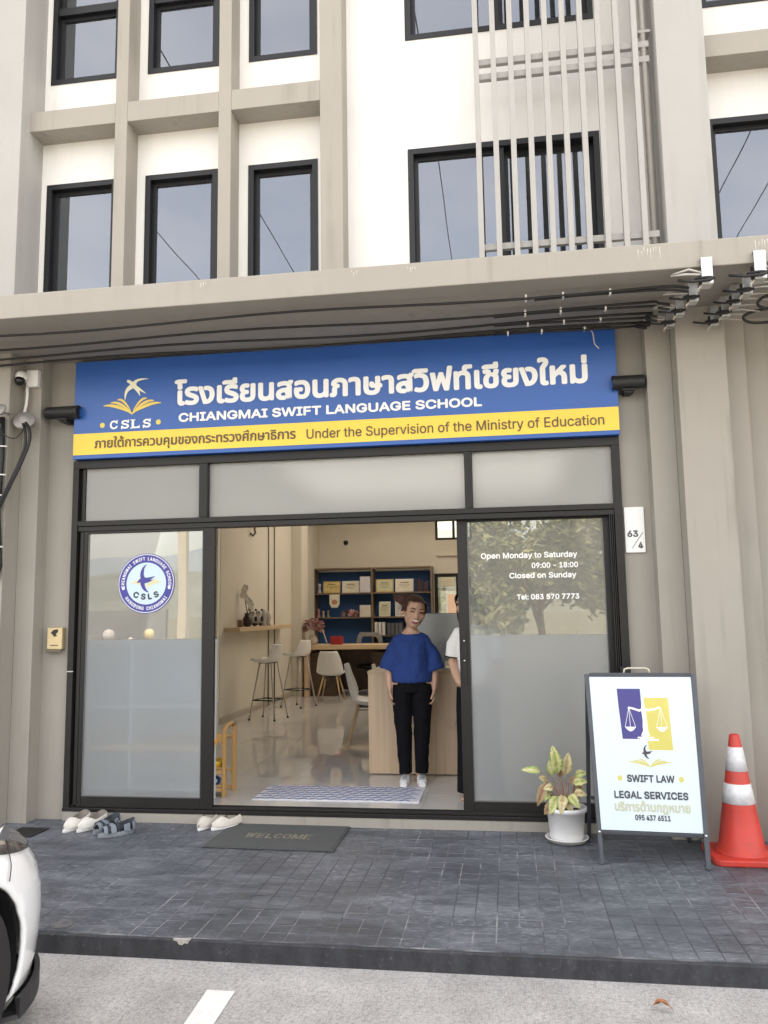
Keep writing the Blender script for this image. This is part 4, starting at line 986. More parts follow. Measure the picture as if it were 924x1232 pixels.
def hand_geo(mb, wr, d, side, palm, thumb, scale=1.0, curl=.25):
    """wr wrist point, d direction to fingertips, side axis across the palm, palm normal"""
    d = Vector(d).normalized(); sd_ = Vector(side).normalized(); n = d.cross(sd_); wr = Vector(wr); k = scale
    mb.tube([wr-d*.01*k, wr+d*.025*k, wr+d*.06*k, wr+d*.088*k], [(.022*k, .014*k), (.030*k, .014*k), (.038*k, .013*k), (.037*k, .011*k)], 12, True, sd_)
    pn = Vector(palm)
    for i, (o, L, r_) in enumerate(((-.029, .064, .0083), (-.010, .074, .0086), (.010, .069, .0082), (.028, .053, .0074))):
        b0 = wr+d*.082*k+sd_*o*k; f = curl+.08*i
        d1 = (d*math.cos(f*.5)+pn*math.sin(f*.5)).normalized(); d2 = (d*math.cos(f*1.6)+pn*math.sin(f*1.6)).normalized()
        p1 = b0+d1*L*.5*k; p2 = p1+d2*L*.5*k
        mb.tube([b0-d*.014*k, b0, p1, p2, p2+d2*.005], [r_*1.05*k, r_*k, r_*.95*k, r_*.8*k, r_*.45*k], 8, True, sd_)
    th = Vector(thumb); b0 = wr+d*.028*k+sd_*th.x*.026*k
    t1 = (d*.75+sd_*th.x*.62+pn*.3).normalized(); t2 = (d*.95+sd_*th.x*.2+pn*.35).normalized()
    mb.tube([b0-t1*.012, b0+t1*.032*k, b0+t1*.032*k+t2*.028*k, b0+t1*.032*k+t2*.035*k], [.012*k, .0105*k, .0088*k, .005*k], 8, True, n)

def face_parts(t, H, rot, laugh):
    def P(x, y, z): return Vector(H)+rot @ Vector((x, y, z))
    b = MB(); e = MB()
    for s in (-1, 1):
        b.tube([P(s*.047, -.062, .0325), P(s*.036, -.077, .038), P(s*.022, -.084, .037), P(s*.012, -.084, .033)], [.0020, .0038, .0040, .0022], 6)
        e.tube([P(s*.046, -.066, .008), P(s*.038, -.0765, .0125), P(s*.028, -.0815, .0135), P(s*.016, -.080, .008)], [.0014, .0040, .0042, .0018], 6)
    b.build('eyebrows', EYEK, t); e.build('eyes', EYEK, t)
    if laugh:
        MB().ell(P(0, -.0800, -.0580), (.0275, .0065, .0155), 16, 8, rot).build('mouth', LIP, t)
        MB().ell(P(0, -.0842, -.0505), (.0215, .0036, .0062), 14, 6, rot).build('teeth', TEETH, t)
    else: MB().ell(P(0, -.0815, -.0570), (.020, .005, .006), 14, 6, rot).build('mouth', LIP, t)

def cloth_noise(a, f=9, sx=1, sz=1):
    return lambda c: a*(mnoise.noise(Vector((c.x*f*sx, c.y*f, c.z*f*sz)))+.5*mnoise.noise(Vector((c.x*f*2.3, c.y*f*2.3, c.z*f*1.9*sz))))

def woman_blue():
    t = thing('person', (-.865, 7.24, zf), 'laughing woman in a loose cobalt blue top, black trousers and white shoes', 'person', rz=R(4))
    K = 1.0; mb = MB()
    rot = (Matrix.Rotation(R(20), 3, 'Z') @ Matrix.Rotation(R(8), 3, 'Y') @ Matrix.Rotation(R(10), 3, 'X')) @ Matrix.Scale(1.21, 3) @ Matrix.Diagonal((1.10, 1, 1))
    H = Vector((.030, -.035, 1.47)); SX = .155
    # torso and neck, pelvis
    mb.tube([(0, 0, .84), (0, 0, .92), (0, .005, 1.02), (0, .0, 1.14), (0, .0, 1.24), (0, .005, 1.30), (0, .0, 1.33)], [(.138, .09), (.138, .095), (.125, .09), (.140, .10), (.130, .085), (.075, .055), (.050, .05)], 20, True, (1, 0, 0))
    mb.tube([(0, .01, 1.29), (.004, .0, 1.34), (.015, -.008, 1.41)], [.056, .048, .047], 14)
    head_geo(mb, H, rot)
    for s in (-1, 1):
        mb.tube([(s*.085, .008, 1.222), (s*.115, .008, 1.205), (s*.168, .01, 1.12), (s*.200, .01, 1.03), (s*.203, -.005, .94), (s*.198, -.02, .84), (s*.192, -.028, .80)], [.036, .040, .038, .034, .032, .026, .022], 12)
        hand_geo(mb, (s*.192, -.028, .80), (-s*.05, -.08, -1), (0, -1, .05), (-s, 0, 0), (1, 0, 0), 1.05, .5)
        mb.tube([(s*.085, 0, .88), (s*.088, 0, .70), (s*.075, .0, .47), (s*.066, .01, .30), (s*.058, .012, .09), (s*.058, .0, .05)], [.085, .080, .055, .052, .034, .034], 14)
        mb.tube([(s*.058, .04, .04), (s*.062, -.04, .035), (s*.07, -.14, .022)], [(.03, .035), (.036, .026), (.03, .016)], 12, True, (1, 0, 0))
    remesh('body', mb, .0052, SKIN, t, 3, .4)
    face_parts(t, H, rot, True)
    # hair: cap pulled back to a loose bun with wisps
    hb = MB()
    def P(x, y, z): return H+rot @ Vector((x, y, z))
    hb.ell(P(0, .022, .040), (.083, .096, .087), 22, 14, rot)
    for s in (-1, 1): hb.tube([P(s*.03, -.060, .088), P(s*.062, -.042, .062), P(s*.078, -.010, .024), P(s*.079, .018, -.008), P(s*.07, .05, -.03)], [.018, .018, .014, .011, .008], 10)
    hb.tube([P(0, .085, .02), P(0, .08, -.05), P(0, .06, -.07)], [.05, .045, .03], 12)
    hb.ell(P(-.055, .09, .070), (.050, .045, .044), 14, 9, rot); hb.ell(P(-.088, .10, .072), (.036, .032, .030), 12, 8, rot)
    for k in range(7):
        a = random.uniform(-.6, .7); hb.tube([P(-.07, .10, .075), P(-.118-.006*(k % 3), .10, .08+.03*a), P(-.140+.01*(k % 3), .095, .075+.06*a)], [.012, .007, .004], 6)
    # cut the face free: the cap starts behind the hairline
    o = remesh('hair', hb, .0055, HAIR, t, 2, .5, cloth_noise(.004, 60, 1, .35))
    me = o.data; bmx = bmesh.new(); bmx.from_mesh(me); inv = rot.inverted()
    kill = []
    for v_ in bmx.verts:
        q = inv @ (v_.co-H)
        if q.y < -.040 and q.z < .080 and abs(q.x) < .062-.25*max(0, -(q.z-.03))*0: kill.append(v_)
    bmesh.ops.delete(bmx, geom=kill, context='VERTS'); bmx.to_mesh(me); bmx.free()
    # top: loose body and wide half sleeves
    tb = MB()
    tb.tube([(0, -.005, .862), (0, -.005, .88), (0, 0, 1.0), (0, 0, 1.12), (0, 0, 1.20), (0, .004, 1.265), (0, .0, 1.290)], [(.174, .126), (.178, .134), (.176, .135), (.168, .132), (.154, .118), (.118, .090), (.086, .076)], 26, True, (1, 0, 0))
    for s in (-1, 1): tb.tube([(s*.05, .004, 1.240), (s*.110, .006, 1.218), (s*.146, .006, 1.150), (s*.180, .008, 1.06), (s*.203, .005, .975), (s*.206, .005, .965)], [(.050, .050), (.060, .062), (.064, .072), (.070, .080), (.078, .086), (.076, .084)], 18, True, (0, 1, 0))
    o = remesh('top', tb, .0065, NAVY, t, 5, .5, lambda c: .011*mnoise.noise(Vector((c.x*13+3, c.y*6, c.z*3.2)))+.006*mnoise.noise(Vector((c.x*24, c.y*15, c.z*9)))+.003*mnoise.noise(Vector((c.x*50, c.y*30, c.z*22))))
    pb = MB()
    pb.tube([(0, 0, .93), (0, 0, .86), (0, 0, .78)], [(.158, .114), (.162, .116), (.165, .114)], 22, True, (1, 0, 0))
    for s in (-1, 1): pb.tube([(s*.08, 0, .84), (s*.088, 0, .70), (s*.084, -.002, .52), (s*.078, .004, .40), (s*.073, .008, .20), (s*.070, .008, .085)], [(.092, .108), (.089, .10), (.078, .088), (.070, .078), (.060, .066), (.056, .062)], 18, True, (1, 0, 0))
    remesh('trousers', pb, .0065, BLKCL, t, 3, .5, lambda c: .007*mnoise.noise(Vector((c.x*8, c.y*8, c.z*11)))+.003*mnoise.noise(Vector((c.x*25, c.y*25, c.z*30))))
    for s in (-1, 1):
        sb = MB().tube([(s*.066, .055, .038), (s*.066, .02, .045), (s*.070, -.05, .042), (s*.078, -.12, .032), (s*.082, -.165, .024)], [(.034, .034), (.038, .042), (.042, .038), (.042, .028), (.028, .018)], 14, True, (1, 0, 0))
        sh = remesh('shoe', sb, .0055, mat('white_canvas', (.74, .75, .76), .6, .05, 12), t, 2)
        b = MB()
        for k in range(4): b.tube([(s*.074-.022, -.06-.022*k, .079-.008*k), (s*.074, -.068-.022*k, .086-.008*k), (s*.074+.022, -.06-.022*k, .079-.008*k)], .0035, 6)
        b.build('lace', mat('grey_lace', (.20, .22, .24), .7), sh); MB().tube([(s*.066, .075, .010), (s*.070, -.05, .010), (s*.082, -.175, .010)], [(.036, .011), (.046, .011), (.03, .010)], 14, True, (1, 0, 0)).build('sole', mat('sole_white', (.8, .8, .8), .5), sh)
    return t
woman_blue()

def woman_white():
    t = thing('person', (-.268, 6.70, zf), 'woman in a white short-sleeved blouse mostly hidden behind the sliding door', 'person', rz=R(-14))
    rot = (Matrix.Rotation(R(-22), 3, 'Z') @ Matrix.Rotation(R(6), 3, 'X')) @ Matrix.Scale(1.1, 3); H = Vector((-.060, -.02, 1.525)); mb = MB()
    mb.tube([(0, 0, .86), (0, 0, .94), (0, .005, 1.06), (0, 0, 1.18), (0, 0, 1.28), (0, .005, 1.35), (0, 0, 1.38)], [(.15, .10), (.155, .11), (.12, .088), (.135, .10), (.125, .085), (.07, .055), (.050, .05)], 20, True, (1, 0, 0))
    mb.tube([(0, .01, 1.34), (-.01, 0, 1.40), (-.02, -.004, 1.46)], [.056, .046, .045], 14); head_geo(mb, H, rot)
    for s in (-1, 1):
        el = (s*.205, -.01, 1.06); wr = (s*.085, -.205, .905)
        mb.tube([(s*.10, .008, 1.295), (s*.138, .008, 1.28), (s*.178, .0, 1.18), el, (s*.15, -.11, .975), wr], [.036, .040, .038, .034, .031, .023], 12)
        hand_geo(mb, wr, (-s*.72, -.25, -.62 if s < 0 else -.5), (0, -.5, .6), (0, .7, -.3), (1 if s < 0 else 1, 0, 0), .92, .5)
        mb.tube([(s*.085, 0, .90), (s*.088, 0, .72), (s*.075, 0, .48), (s*.066, .01, .30), (s*.06, .012, .09), (s*.06, 0, .05)], [.085, .078, .055, .05, .034, .034], 14)
        mb.tube([(s*.062, .045, .030), (s*.064, -.02, .040), (s*.072, -.09, .026), (s*.08, -.14, .016)], [(.030, .028), (.034, .036), (.040, .022), (.038, .012)], 12, True, (1, 0, 0))
        for k in range(5): mb.ell((s*(.052+.014*k), -.160+.006*k, .012), (.0085 if k else .011, .014, .009), 8, 6)
    remesh('body', mb, .0052, SKIN, t, 2, .4); face_parts(t, H, rot, True)
    hb = MB()
    def P(x, y, z): return H+rot @ Vector((x, y, z))
    hb.ell(P(0, .024, .045), (.086, .098, .088), 22, 14, rot)
    for s in (-1, 1): hb.tube([P(s*.03, -.055, .09), P(s*.072, -.03, .05), P(s*.085, .0, -.02), P(s*.088, .01, -.09), P(s*.075, -.005, -.16)], [.02, .022, .024, .028, .014], 10)
    hb.tube([P(0, .07, .03), P(0, .085, -.06), P(0, .075, -.17)], [(.085, .05), (.09, .045), (.08, .03)], 16, True, (1, 0, 0))
    o = remesh('hair', hb, .006, HAIRK, t, 2, .5, cloth_noise(.003, 60, 1, .3)); me = o.data; bmx = bmesh.new(); bmx.from_mesh(me); inv = rot.inverted()
    kill = [v_ for v_ in bmx.verts if (lambda q: q.y < -.05 and -.12 < q.z < .07 and abs(q.x) < .06)(inv @ (v_.co-H))]
    bmesh.ops.delete(bmx, geom=kill, context='VERTS'); bmx.to_mesh(me); bmx.free()
    tb = MB(); tb.tube([(0, -.005, .90), (0, 0, 1.05), (0, 0, 1.17), (0, 0, 1.27), (0, .005, 1.325), (0, .008, 1.36)], [(.17, .125), (.155, .115), (.165, .12), (.165, .11), (.13, .085), (.068, .06)], 24, True, (1, 0, 0))
    for s in (-1, 1): tb.tube([(s*.06, .004, 1.305), (s*.14, .004, 1.29), (s*.185, .0, 1.20), (s*.205, -.002, 1.10)], [(.055, .05), (.062, .062), (.066, .066), (.064, .064)], 18, True, (0, 1, 0))
    remesh('blouse', tb, .0065, WHCL, t, 4, .5, lambda c: .004*mnoise.noise(Vector((c.x*16, c.y*9, c.z*7))))
    for s in (-1, 1): MB().tube([(s*.2045, -.002, 1.108), (s*.206, -.002, 1.098)], [(.0665, .0665), (.0665, .0665)], 20, True, (0, 1, 0)).build('sleeve_trim', BLKCL, t)
    pb = MB(); pb.tube([(0, 0, .95), (0, 0, .88), (0, 0, .80)], [(.148, .105), (.166, .115), (.17, .112)], 22, True, (1, 0, 0))
    for s in (-1, 1): pb.tube([(s*.08, 0, .86), (s*.092, 0, .70), (s*.095, .0, .40), (s*.10, .005, .20), (s*.102, .008, .045)], [(.092, .108), (.09, .10), (.088, .09), (.090, .092), (.094, .098)], 18, True, (1, 0, 0))
    remesh('trousers', pb, .0065, BLKCL, t, 3, .5, lambda c: .005*mnoise.noise(Vector((c.x*14, c.y*14, c.z*3))))
    for s in (-1, 1): MB().tube([(s*.062, .07, .008), (s*.068, -.05, .008), (s*.082, -.17, .008)], [(.034, .008), (.044, .008), (.034, .007)], 14, True, (1, 0, 0)).tube([(s*.072-.04, -.09, .02), (s*.074, -.095, .052), (s*.074+.042, -.09, .02)], (.008), 8).build('sandal', mat('tan_sandal', (.30, .18, .12), .5), t)
    return t
woman_white()
# ------------------------------------------------------------------ things on the porch
# A-frame board
AB = thing('sign_board_stand', (0, 0, .1), 'white A-frame board advertising legal services, with blue and yellow blocks and scales', 'A-frame sign')
BL, BR_ = Vector((.504, 5.344, .0)), Vector((1.131, 5.301, .0))
TL, TR = Vector((.478, 5.545, 1.132)), Vector((1.152, 5.502, 1.132))
ex = (TR-TL).normalized(); uL = (TL-BL).normalized(); nrm = ex.cross(uL).normalized()      # faces the street
def abp(u, v, d=0):
    """u across, v from the top edge (0) to the feet (1)"""
    a = TL.lerp(BL, v); c = TR.lerp(BR_, v); return a.lerp(c, u)+nrm*d*1.0
if nrm.y > 0: nrm = -nrm
BOARDM = mat('gunmetal_tube', (.075, .085, .10), .4, .1, 9, metal=.4); PANELW = mat('pale_blue_white_print', (.57, .67, .71), .4, .015, 3)
pv = .825
MB().bar(abp(.012, 0), abp(.012, 1), .025, .025).build('leg', BOARDM, AB, .003); MB().bar(abp(.988, 0), abp(.988, 1), .03, .03).build('leg', BOARDM, AB, .003)
MB().bar(abp(.036, .006), abp(.964, .006), .028, .028).build('cross_rail', BOARDM, AB, .003); MB().bar(abp(.036, pv+.012), abp(.964, pv+.012), .022, .022).build('cross_rail', BOARDM, AB, .003)
for u in (.02, .98): MB().bar(TL.lerp(TR, u)+Vector((0, .035, -.01)), TL.lerp(TR, u)+Vector((0, .40, -1.132)), .026, .026).build('rear_leg', BOARDM, AB, .003)
MB().bar(TL+Vector((.03, .32, -.85)), TR+Vector((-.03, .32, -.85)), .02, .02).build('rear_rail', BOARDM, AB)
q = [abp(u, v, .012) for u, v in ((.036, .018), (.964, .018), (.968, pv), (.032, pv))]
MB().prism(q, -nrm*.006).build('panel', PANELW, AB)
MB().tube([abp(.36, -.004, 0), abp(.37, -.026, 0), abp(.40, -.032, 0), abp(.56, -.032, 0), abp(.59, -.026, 0), abp(.60, -.004, 0)], .006, 8).build('handle', mat('worn_yellow_metal', (.55, .52, .42), .4), AB)
for u in (.012, .988): MB().lathe([(.009, 0), (.009, .004), (.002, .006)], abp(u, pv+.012, .016), 10, 'Y', Matrix.Diagonal((1, -1, 1))).build('rivet', GALV, AB)
def xfb(dist): return lambda a, c, d: tuple(abp(.036+a*.928, .018+(1-c)*(pv-.018), .0128+dist+d))   # a,c in 0..1, c upward
PURP = mat('board_violet', (.045, .04, .20), .4, .04, 5); OLIV = mat('board_yellow', (.56, .50, .13), .4, .04, 5); INK = mat('board_ink', (.05, .06, .07), .5); FAINT = mat('board_faint_yellow', (.47, .49, .35), .5)
fpoly('violet_block', [[(.265, .92), (.495, .92), (.497, .80), (.500, .72), (.492, .665), (.505, .62), (.475, .60), (.455, .585), (.285, .585), (.270, .80)]], PURP, AB, xfb(0))
fpoly('yellow_block', [[(.525, .86), (.76, .86), (.775, .515), (.535, .515), (.532, .60), (.528, .66), (.522, .72)]], OLIV, AB, xfb(0))
WHB = mat('board_white', (.84, .86, .86), .4)
beam = [(.355, .788), (.37, .800), (.42, .792), (.47, .780), (.51, .792), (.56, .784), (.62, .790), (.67, .802), (.69, .786), (.67, .790), (.62, .776), (.56, .770), (.51, .776), (.47, .766), (.42, .778), (.375, .786)]
def arcpan(cx_): return [(cx_-.055+.11*i/8, .665-.030*math.sin(PI*i/8)) for i in range(9)]
def strg(a, c, w=.004): return [(a[0]-w/2, a[1]), (a[0]+w/2, a[1]), (c[0]+w/2, c[1]), (c[0]-w/2, c[1])]
fpoly('scales_emblem', [beam, arcpan(.372), arcpan(.682), [(.498, .815), (.512, .835), (.526, .815), (.535, .78), (.540, .70), (.545, .63), (.560, .608), (.47, .608), (.495, .64), (.500, .70), (.492, .78)], [(.44, .600), (.59, .600), (.60, .590), (.43, .590)],
   [(.54, .585), (.64, .585), (.64, .575), (.54, .575)]]+[strg((.370, .79), (.372+o, .665)) for o in (-.052, 0, .052)]+[strg((.682, .79), (.682+o, .665)) for o in (-.052, 0, .052)], WHB, AB, xfb(.0006))
fpoly('board_bird', place(SWIFT, .46, .575, .455, .548), mat('board_bird_brown', (.06, .035, .05), .5), AB, xfb(.0012))
fpoly('board_book', book_polys(.32, .755, .405, .462), OLIV, AB, xfb(.0004))
fpoly('board_dot', [[(.225+.024*math.cos(i*PI/9), .330+.0175*math.sin(i*PI/9)) for i in range(18)]], OLIV, AB, xfb(.0004)); fpoly('board_dot', [[(.83+.024*math.cos(i*PI/9), .330+.0175*math.sin(i*PI/9)) for i in range(18)]], OLIV, AB, xfb(.0004))
for s, a, c, z0, z1, m, bo, th in (('SWIFT LAW', .295, .765, .305, .355, INK, .0035, False), ('LEGAL SERVICES', .155, .885, .200, .250, INK, .0035, False), ('บริการด้านกฎหมาย', .15, .895, .105, .192, FAINT, .003, True), ('095 437 6511', .345, .695, .066, .102, INK, .0022, False)):
    text('board_lettering', s, a, c, z0, z1, 0, m, AB, bo, th, xf=xfb(.0005))

# traffic cones
RED = mat('cone_red_plastic', (.60, .040, .025), .5, 0, 7, .05, 40, color2=(.42, .045, .035), detail=9); REFL = mat('cone_reflective_sleeve', (.64, .65, .67), .4, .22, 16, .25, 220)
cn = thing('traffic_cone', (1.385, 5.565, .1), 'red and white striped traffic cone beside the A-frame board', 'traffic cone', 'traffic cones by the right pier')
def rr_(z): return .143-(z-.03)/.72*(.143-.030)
b = MB(); s_ = .205; pts = []
for cx_, cy_, a0 in ((s_-.05, s_-.05, 0), (-s_+.05, s_-.05, 90), (-s_+.05, -s_+.05, 180), (s_-.05, -s_+.05, 270)):
    for k in range(5): a = R(a0+k*22.5); pts.append((cx_+.05*math.cos(a), cy_+.05*math.sin(a)))
b.prism([(x, y, 0) for x, y in pts], (0, 0, .038)).build('base', RED, cn, .008)
MB().lathe([(.165, .036), (.152, .05), (rr_(.06), .06), (rr_(.30), .30), (rr_(.745), .745), (.024, .752), (.018, .752), (.018, .70)], (0, 0, 0), 40).build('cone_body', RED, cn)
for z0, z1 in ((.335, .455), (.53, .675)): MB().lathe([(rr_(z0)-.001, z0), (rr_(z0)+.0025, z0+.001), (rr_(z1)+.0025, z1-.001), (rr_(z1)-.001, z1)], (0, 0, 0), 40).build('reflective_sleeve', REFL, cn)
c_ = copy_tree(cn, None, (1.86, 5.70, .1), R(12), 'second traffic cone, only its base corner showing at the edge of the view')

# potted plant in its saucer
sc_ = MB().lathe([(.09, 0), (.125, .004), (.142, .026), (.146, .028), (.143, .034), (.135, .028), (.12, .012), (.001, .010)], (.337, 5.845, .1), 40).build('plant_saucer', mat('saucer_white_plastic', (.68, .67, .65), .45, .12, 14)); tag(sc_, 'white plastic saucer under the potted plant', 'saucer')
pp = thing('potted_plant', (.337, 5.845, .112), 'white pot with a variegated cream and green plant on reddish stems', 'potted plant')
MB().lathe([(.09, 0), (.105, .002), (.112, .02), (.126, .185), (.138, .187), (.140, .215), (.133, .218), (.128, .21), (.124, .185), (.001, .184)][:8]+[(.124, .17)], (0, 0, 0), 44).build('pot', mat('pot_white_plastic', (.76, .77, .78), .38, .06, 5, .02, 40), pp)
b = MB(); n = 30; vs = [(0, 0, .185)]
for i in range(1, 6):
    for j in range(n): a = 2*PI*j/n; r_ = .125*i/5; vs.append((r_*math.cos(a), r_*math.sin(a), .182+.006*mnoise.noise(Vector((r_*40*math.cos(a), r_*40*math.sin(a), 0)))))
fs = [(0, 1+j, 1+(j+1) % n) for j in range(n)]+[(1+(i-1)*n+j, 1+i*n+j, 1+i*n+(j+1) % n, 1+(i-1)*n+(j+1) % n) for i in range(1, 5) for j in range(n)]
b.add(vs, fs, True).build('soil', mat('potting_soil', (.055, .028, .018), .95, .5, 40, 1, 60), pp)
def leafmat(name, edge, mid, rim):
    m = bpy.data.materials.new(name); m.use_nodes = True; n = m.node_tree; p = n.nodes['Principled BSDF']
    uv = n.nodes.new('ShaderNodeUVMap'); sep = n.nodes.new('ShaderNodeSeparateXYZ'); n.links.new(uv.outputs[0], sep.inputs[0])
    tc = n.nodes.new('ShaderNodeTexCoord'); nz = n.nodes.new('ShaderNodeTexNoise'); nz.inputs['Scale'].default_value = 45; nz.inputs['Detail'].default_value = 4; n.links.new(tc.outputs['Object'], nz.inputs[0])
    ad = n.nodes.new('ShaderNodeMath'); ad.operation = 'ADD'; n.links.new(sep.outputs[0], ad.inputs[0])
    n.links.new(nrange(n, nz.outputs[0], .3, .7, -.28, .28), ad.inputs[1])
    rp = n.nodes.new('ShaderNodeValToRGB'); e = rp.color_ramp.elements; e[0].position = .12; e[0].color = lin(mid); e[1].position = .93; e[1].color = lin(rim)
    x = e.new(.38); x.color = lin(edge); x = e.new(.72); x.color = lin(edge)
    n.links.new(ad.outputs[0], rp.inputs[0]); n.links.new(rp.outputs[0], p.inputs['Base Color']); p.inputs['Roughness'].default_value = .45
    p.inputs['Subsurface Weight'].default_value = .1; p.inputs['Subsurface Scale'].default_value = .02; return m
LM = [leafmat('cream_green_leaf', (.60, .56, .28), (.30, .38, .10), (.22, .34, .08)), leafmat('cream_pink_leaf', (.60, .52, .30), (.44, .32, .15), (.28, .34, .12)), leafmat('rusty_leaf', (.36, .22, .12), (.24, .11, .07), (.38, .34, .16)), leafmat('green_leaf', (.38, .44, .16), (.60, .55, .30), (.18, .30, .07))]
STEM = mat('reddish_stem', (.34, .20, .15), .5, .2, 20)
def leaf(parent, base, tip, width, m, droop=.15, cup=.12, face=None):
    """leaf blade from base to tip with a folded midrib"""
    base, tip = Vector(base), Vector(tip); t = (tip-base); L = t.length; t.normalize()
    up = Vector(face or (0, -1, .35)); sd_ = t.cross(up).normalized(); up = sd_.cross(t).normalized()
    me_v, me_f, uvs = [], [], []; nl, nw = 10, 4
    for i in range(nl+1):
        s = i/nl; w_ = width*(math.sin(PI*min(1, s**.85))**.75)*(1-.25*s)+.0008
        c = base+t*L*s-Vector((0, 0, 1))*droop*L*s*s+up*.02*math.sin(s*PI)
        for j in range(-nw, nw+1):
            u = j/nw; me_v.append(c+sd_*u*w_+up*(cup*abs(u)*w_*2+.0025*math.sin(s*16+u*3))); uvs.append((abs(u), s))
    k = 2*nw+1
    for i in range(nl):
        for j in range(k-1): me_f.append((i*k+j, i*k+j+1, (i+1)*k+j+1, (i+1)*k+j))
    me = bpy.data.meshes.new('leaf'); me.from_pydata([tuple(v) for v in me_v], [], me_f); ul = me.uv_layers.new(name='UVMap')
    for p in me.polygons:
        p.use_smooth = True
        for li in p.loop_indices: ul.data[li].uv = uvs[me.loops[li].vertex_index]
    me.materials.append(m); return link('leaf', me, parent)
# (stem foot, leaf base, leaf tip, half width, material) ; offsets from the pot
L_ = [((0, .0), (-.045, -.01, .43), (-.075, -.03, .655), .045, 0), ((.01, 0), (.005, 0, .42), (.03, -.02, .60), .042, 1), ((-.01, .01), (-.085, .0, .41), (-.10, -.01, .54), .032, 3), ((.0, 0), (-.16, -.02, .44), (-.292, -.03, .475), .028, 3),
      ((.01, -.01), (.055, -.02, .37), (.150, -.04, .40), .034, 0), ((.02, 0), (.07, .02, .41), (.155, .02, .445), .030, 0), ((.02, -.01), (.055, -.04, .31), (.140, -.07, .315), .030, 1), ((0, -.02), (.02, -.06, .30), (.085, -.13, .245), .036, 0),
      ((-.01, -.02), (-.02, -.06, .30), (-.04, -.14, .21), .040, 1), ((-.02, -.01), (-.06, -.05, .29), (-.115, -.11, .20), .040, 0), ((-.02, 0), (-.08, -.02, .34), (-.15, -.05, .345), .030, 1), ((-.02, .01), (-.12, 0, .37), (-.19, -.01, .235), .034, 2),
      ((-.01, 0), (-.10, .0, .30), (-.165, -.02, .26), .030, 3), ((.02, .02), (.10, .02, .36), (.09, .0, .28), .028, 2), ((0, .02), (.03, .04, .37), (.10, .05, .39), .028, 2), ((.0, .01), (-.03, .02, .40), (-.02, .03, .50), .030, 2),
      ((-.03, .0), (-.12, .03, .36), (-.17, .05, .41), .026, 1), ((.0, -.02), (0, -.05, .26), (.035, -.10, .20), .032, 1), ((-.03, -.02), (-.08, -.06, .25), (-.15, -.08, .19), .032, 2)]
sb = MB()
for (fx_, fy_), b0, tp, w_, k in L_:
    b0 = Vector(b0); mid = Vector((fx_*1.5+b0.x*.4, fy_+b0.y*.4, .18+(b0.z-.18)*.55)); MB().tube([(fx_, fy_, .17), mid, b0, b0+(Vector(tp)-b0)*.5], [.006, .0045, .0032, .0015], 6).build('stem', STEM, pp)
    leaf(pp, b0, tp, w_, LM[k], face=(.1*random.uniform(-1, 1), -1, .5))
rnd = random.Random(6)
for k in range(8):
    a = rnd.uniform(0, 6.28); MB().tube([(0, 0, .17), (.03*math.cos(a), .02*math.sin(a), .26), (.06*math.cos(a), .04*math.sin(a), .33+rnd.uniform(0, .04))], [.005, .004, .0025], 6).build('stem', STEM, pp)

# welcome mat
wm = thing('welcome_mat', (0, 0, .1), 'dark grey rubber door mat lettered WELCOME on the porch', 'door mat')
MC = [Vector((-2.10, 5.455, 0)), Vector((-1.185, 5.435, 0)), Vector((-1.195, 6.06, 0)), Vector((-2.09, 6.075, 0))]
def mp_(u, v, z=0): a = MC[0].lerp(MC[1], u); c = MC[3].lerp(MC[2], u); r_ = a.lerp(c, v); return (r_.x, r_.y, z)
MB().prism([mp_(0, 0, .001), mp_(1, 0, .001), mp_(1, 1, .001), mp_(0, 1, .001)], (0, 0, .007)).build('rubber_base', mat('mat_rubber', (.060, .066, .068), .8, .1, 20, .2, 90), wm, .003)
MB().prism([mp_(.02, .03, .006), mp_(.98, .03, .006), mp_(.98, .97, .006), mp_(.02, .97, .006)], (0, 0, .0055)).build('pile', mat('mat_pile_grey', (.085, .092, .092), .95, .2, 120, .9, 260), wm, .002)
for k, ch_ in enumerate('WELCOME'):
    w0 = [.235, .33, .40, .465, .535, .61, .70][k]; w1 = [.315, .385, .455, .525, .60, .69, .76][k]
    V, Fc = text_pts(ch_, w0, w1, .38, .56, .004)
    b = MB().add([mp_(x, z, .0122+d) for x, z, d in V], Fc)
    for xx in ((w0, w0+.02), (w1-.02, w1)):
        if ch_ in 'WELM': b.add([mp_(xx[0], .37, .0126), mp_(xx[1], .37, .0126), mp_(xx[1], .395, .0126), mp_(xx[0], .395, .0126)], [(0, 1, 2, 3)]) if ch_ != 'W' else b.add([mp_(xx[0], .55, .0126), mp_(xx[1], .55, .0126), mp_(xx[1], .57, .0126), mp_(xx[0], .57, .0126)], [(0, 1, 2, 3)])
    b.build('letter', mat('mat_letter_tan', (.19, .18, .135), .95, .3, 60), wm, fix=False)

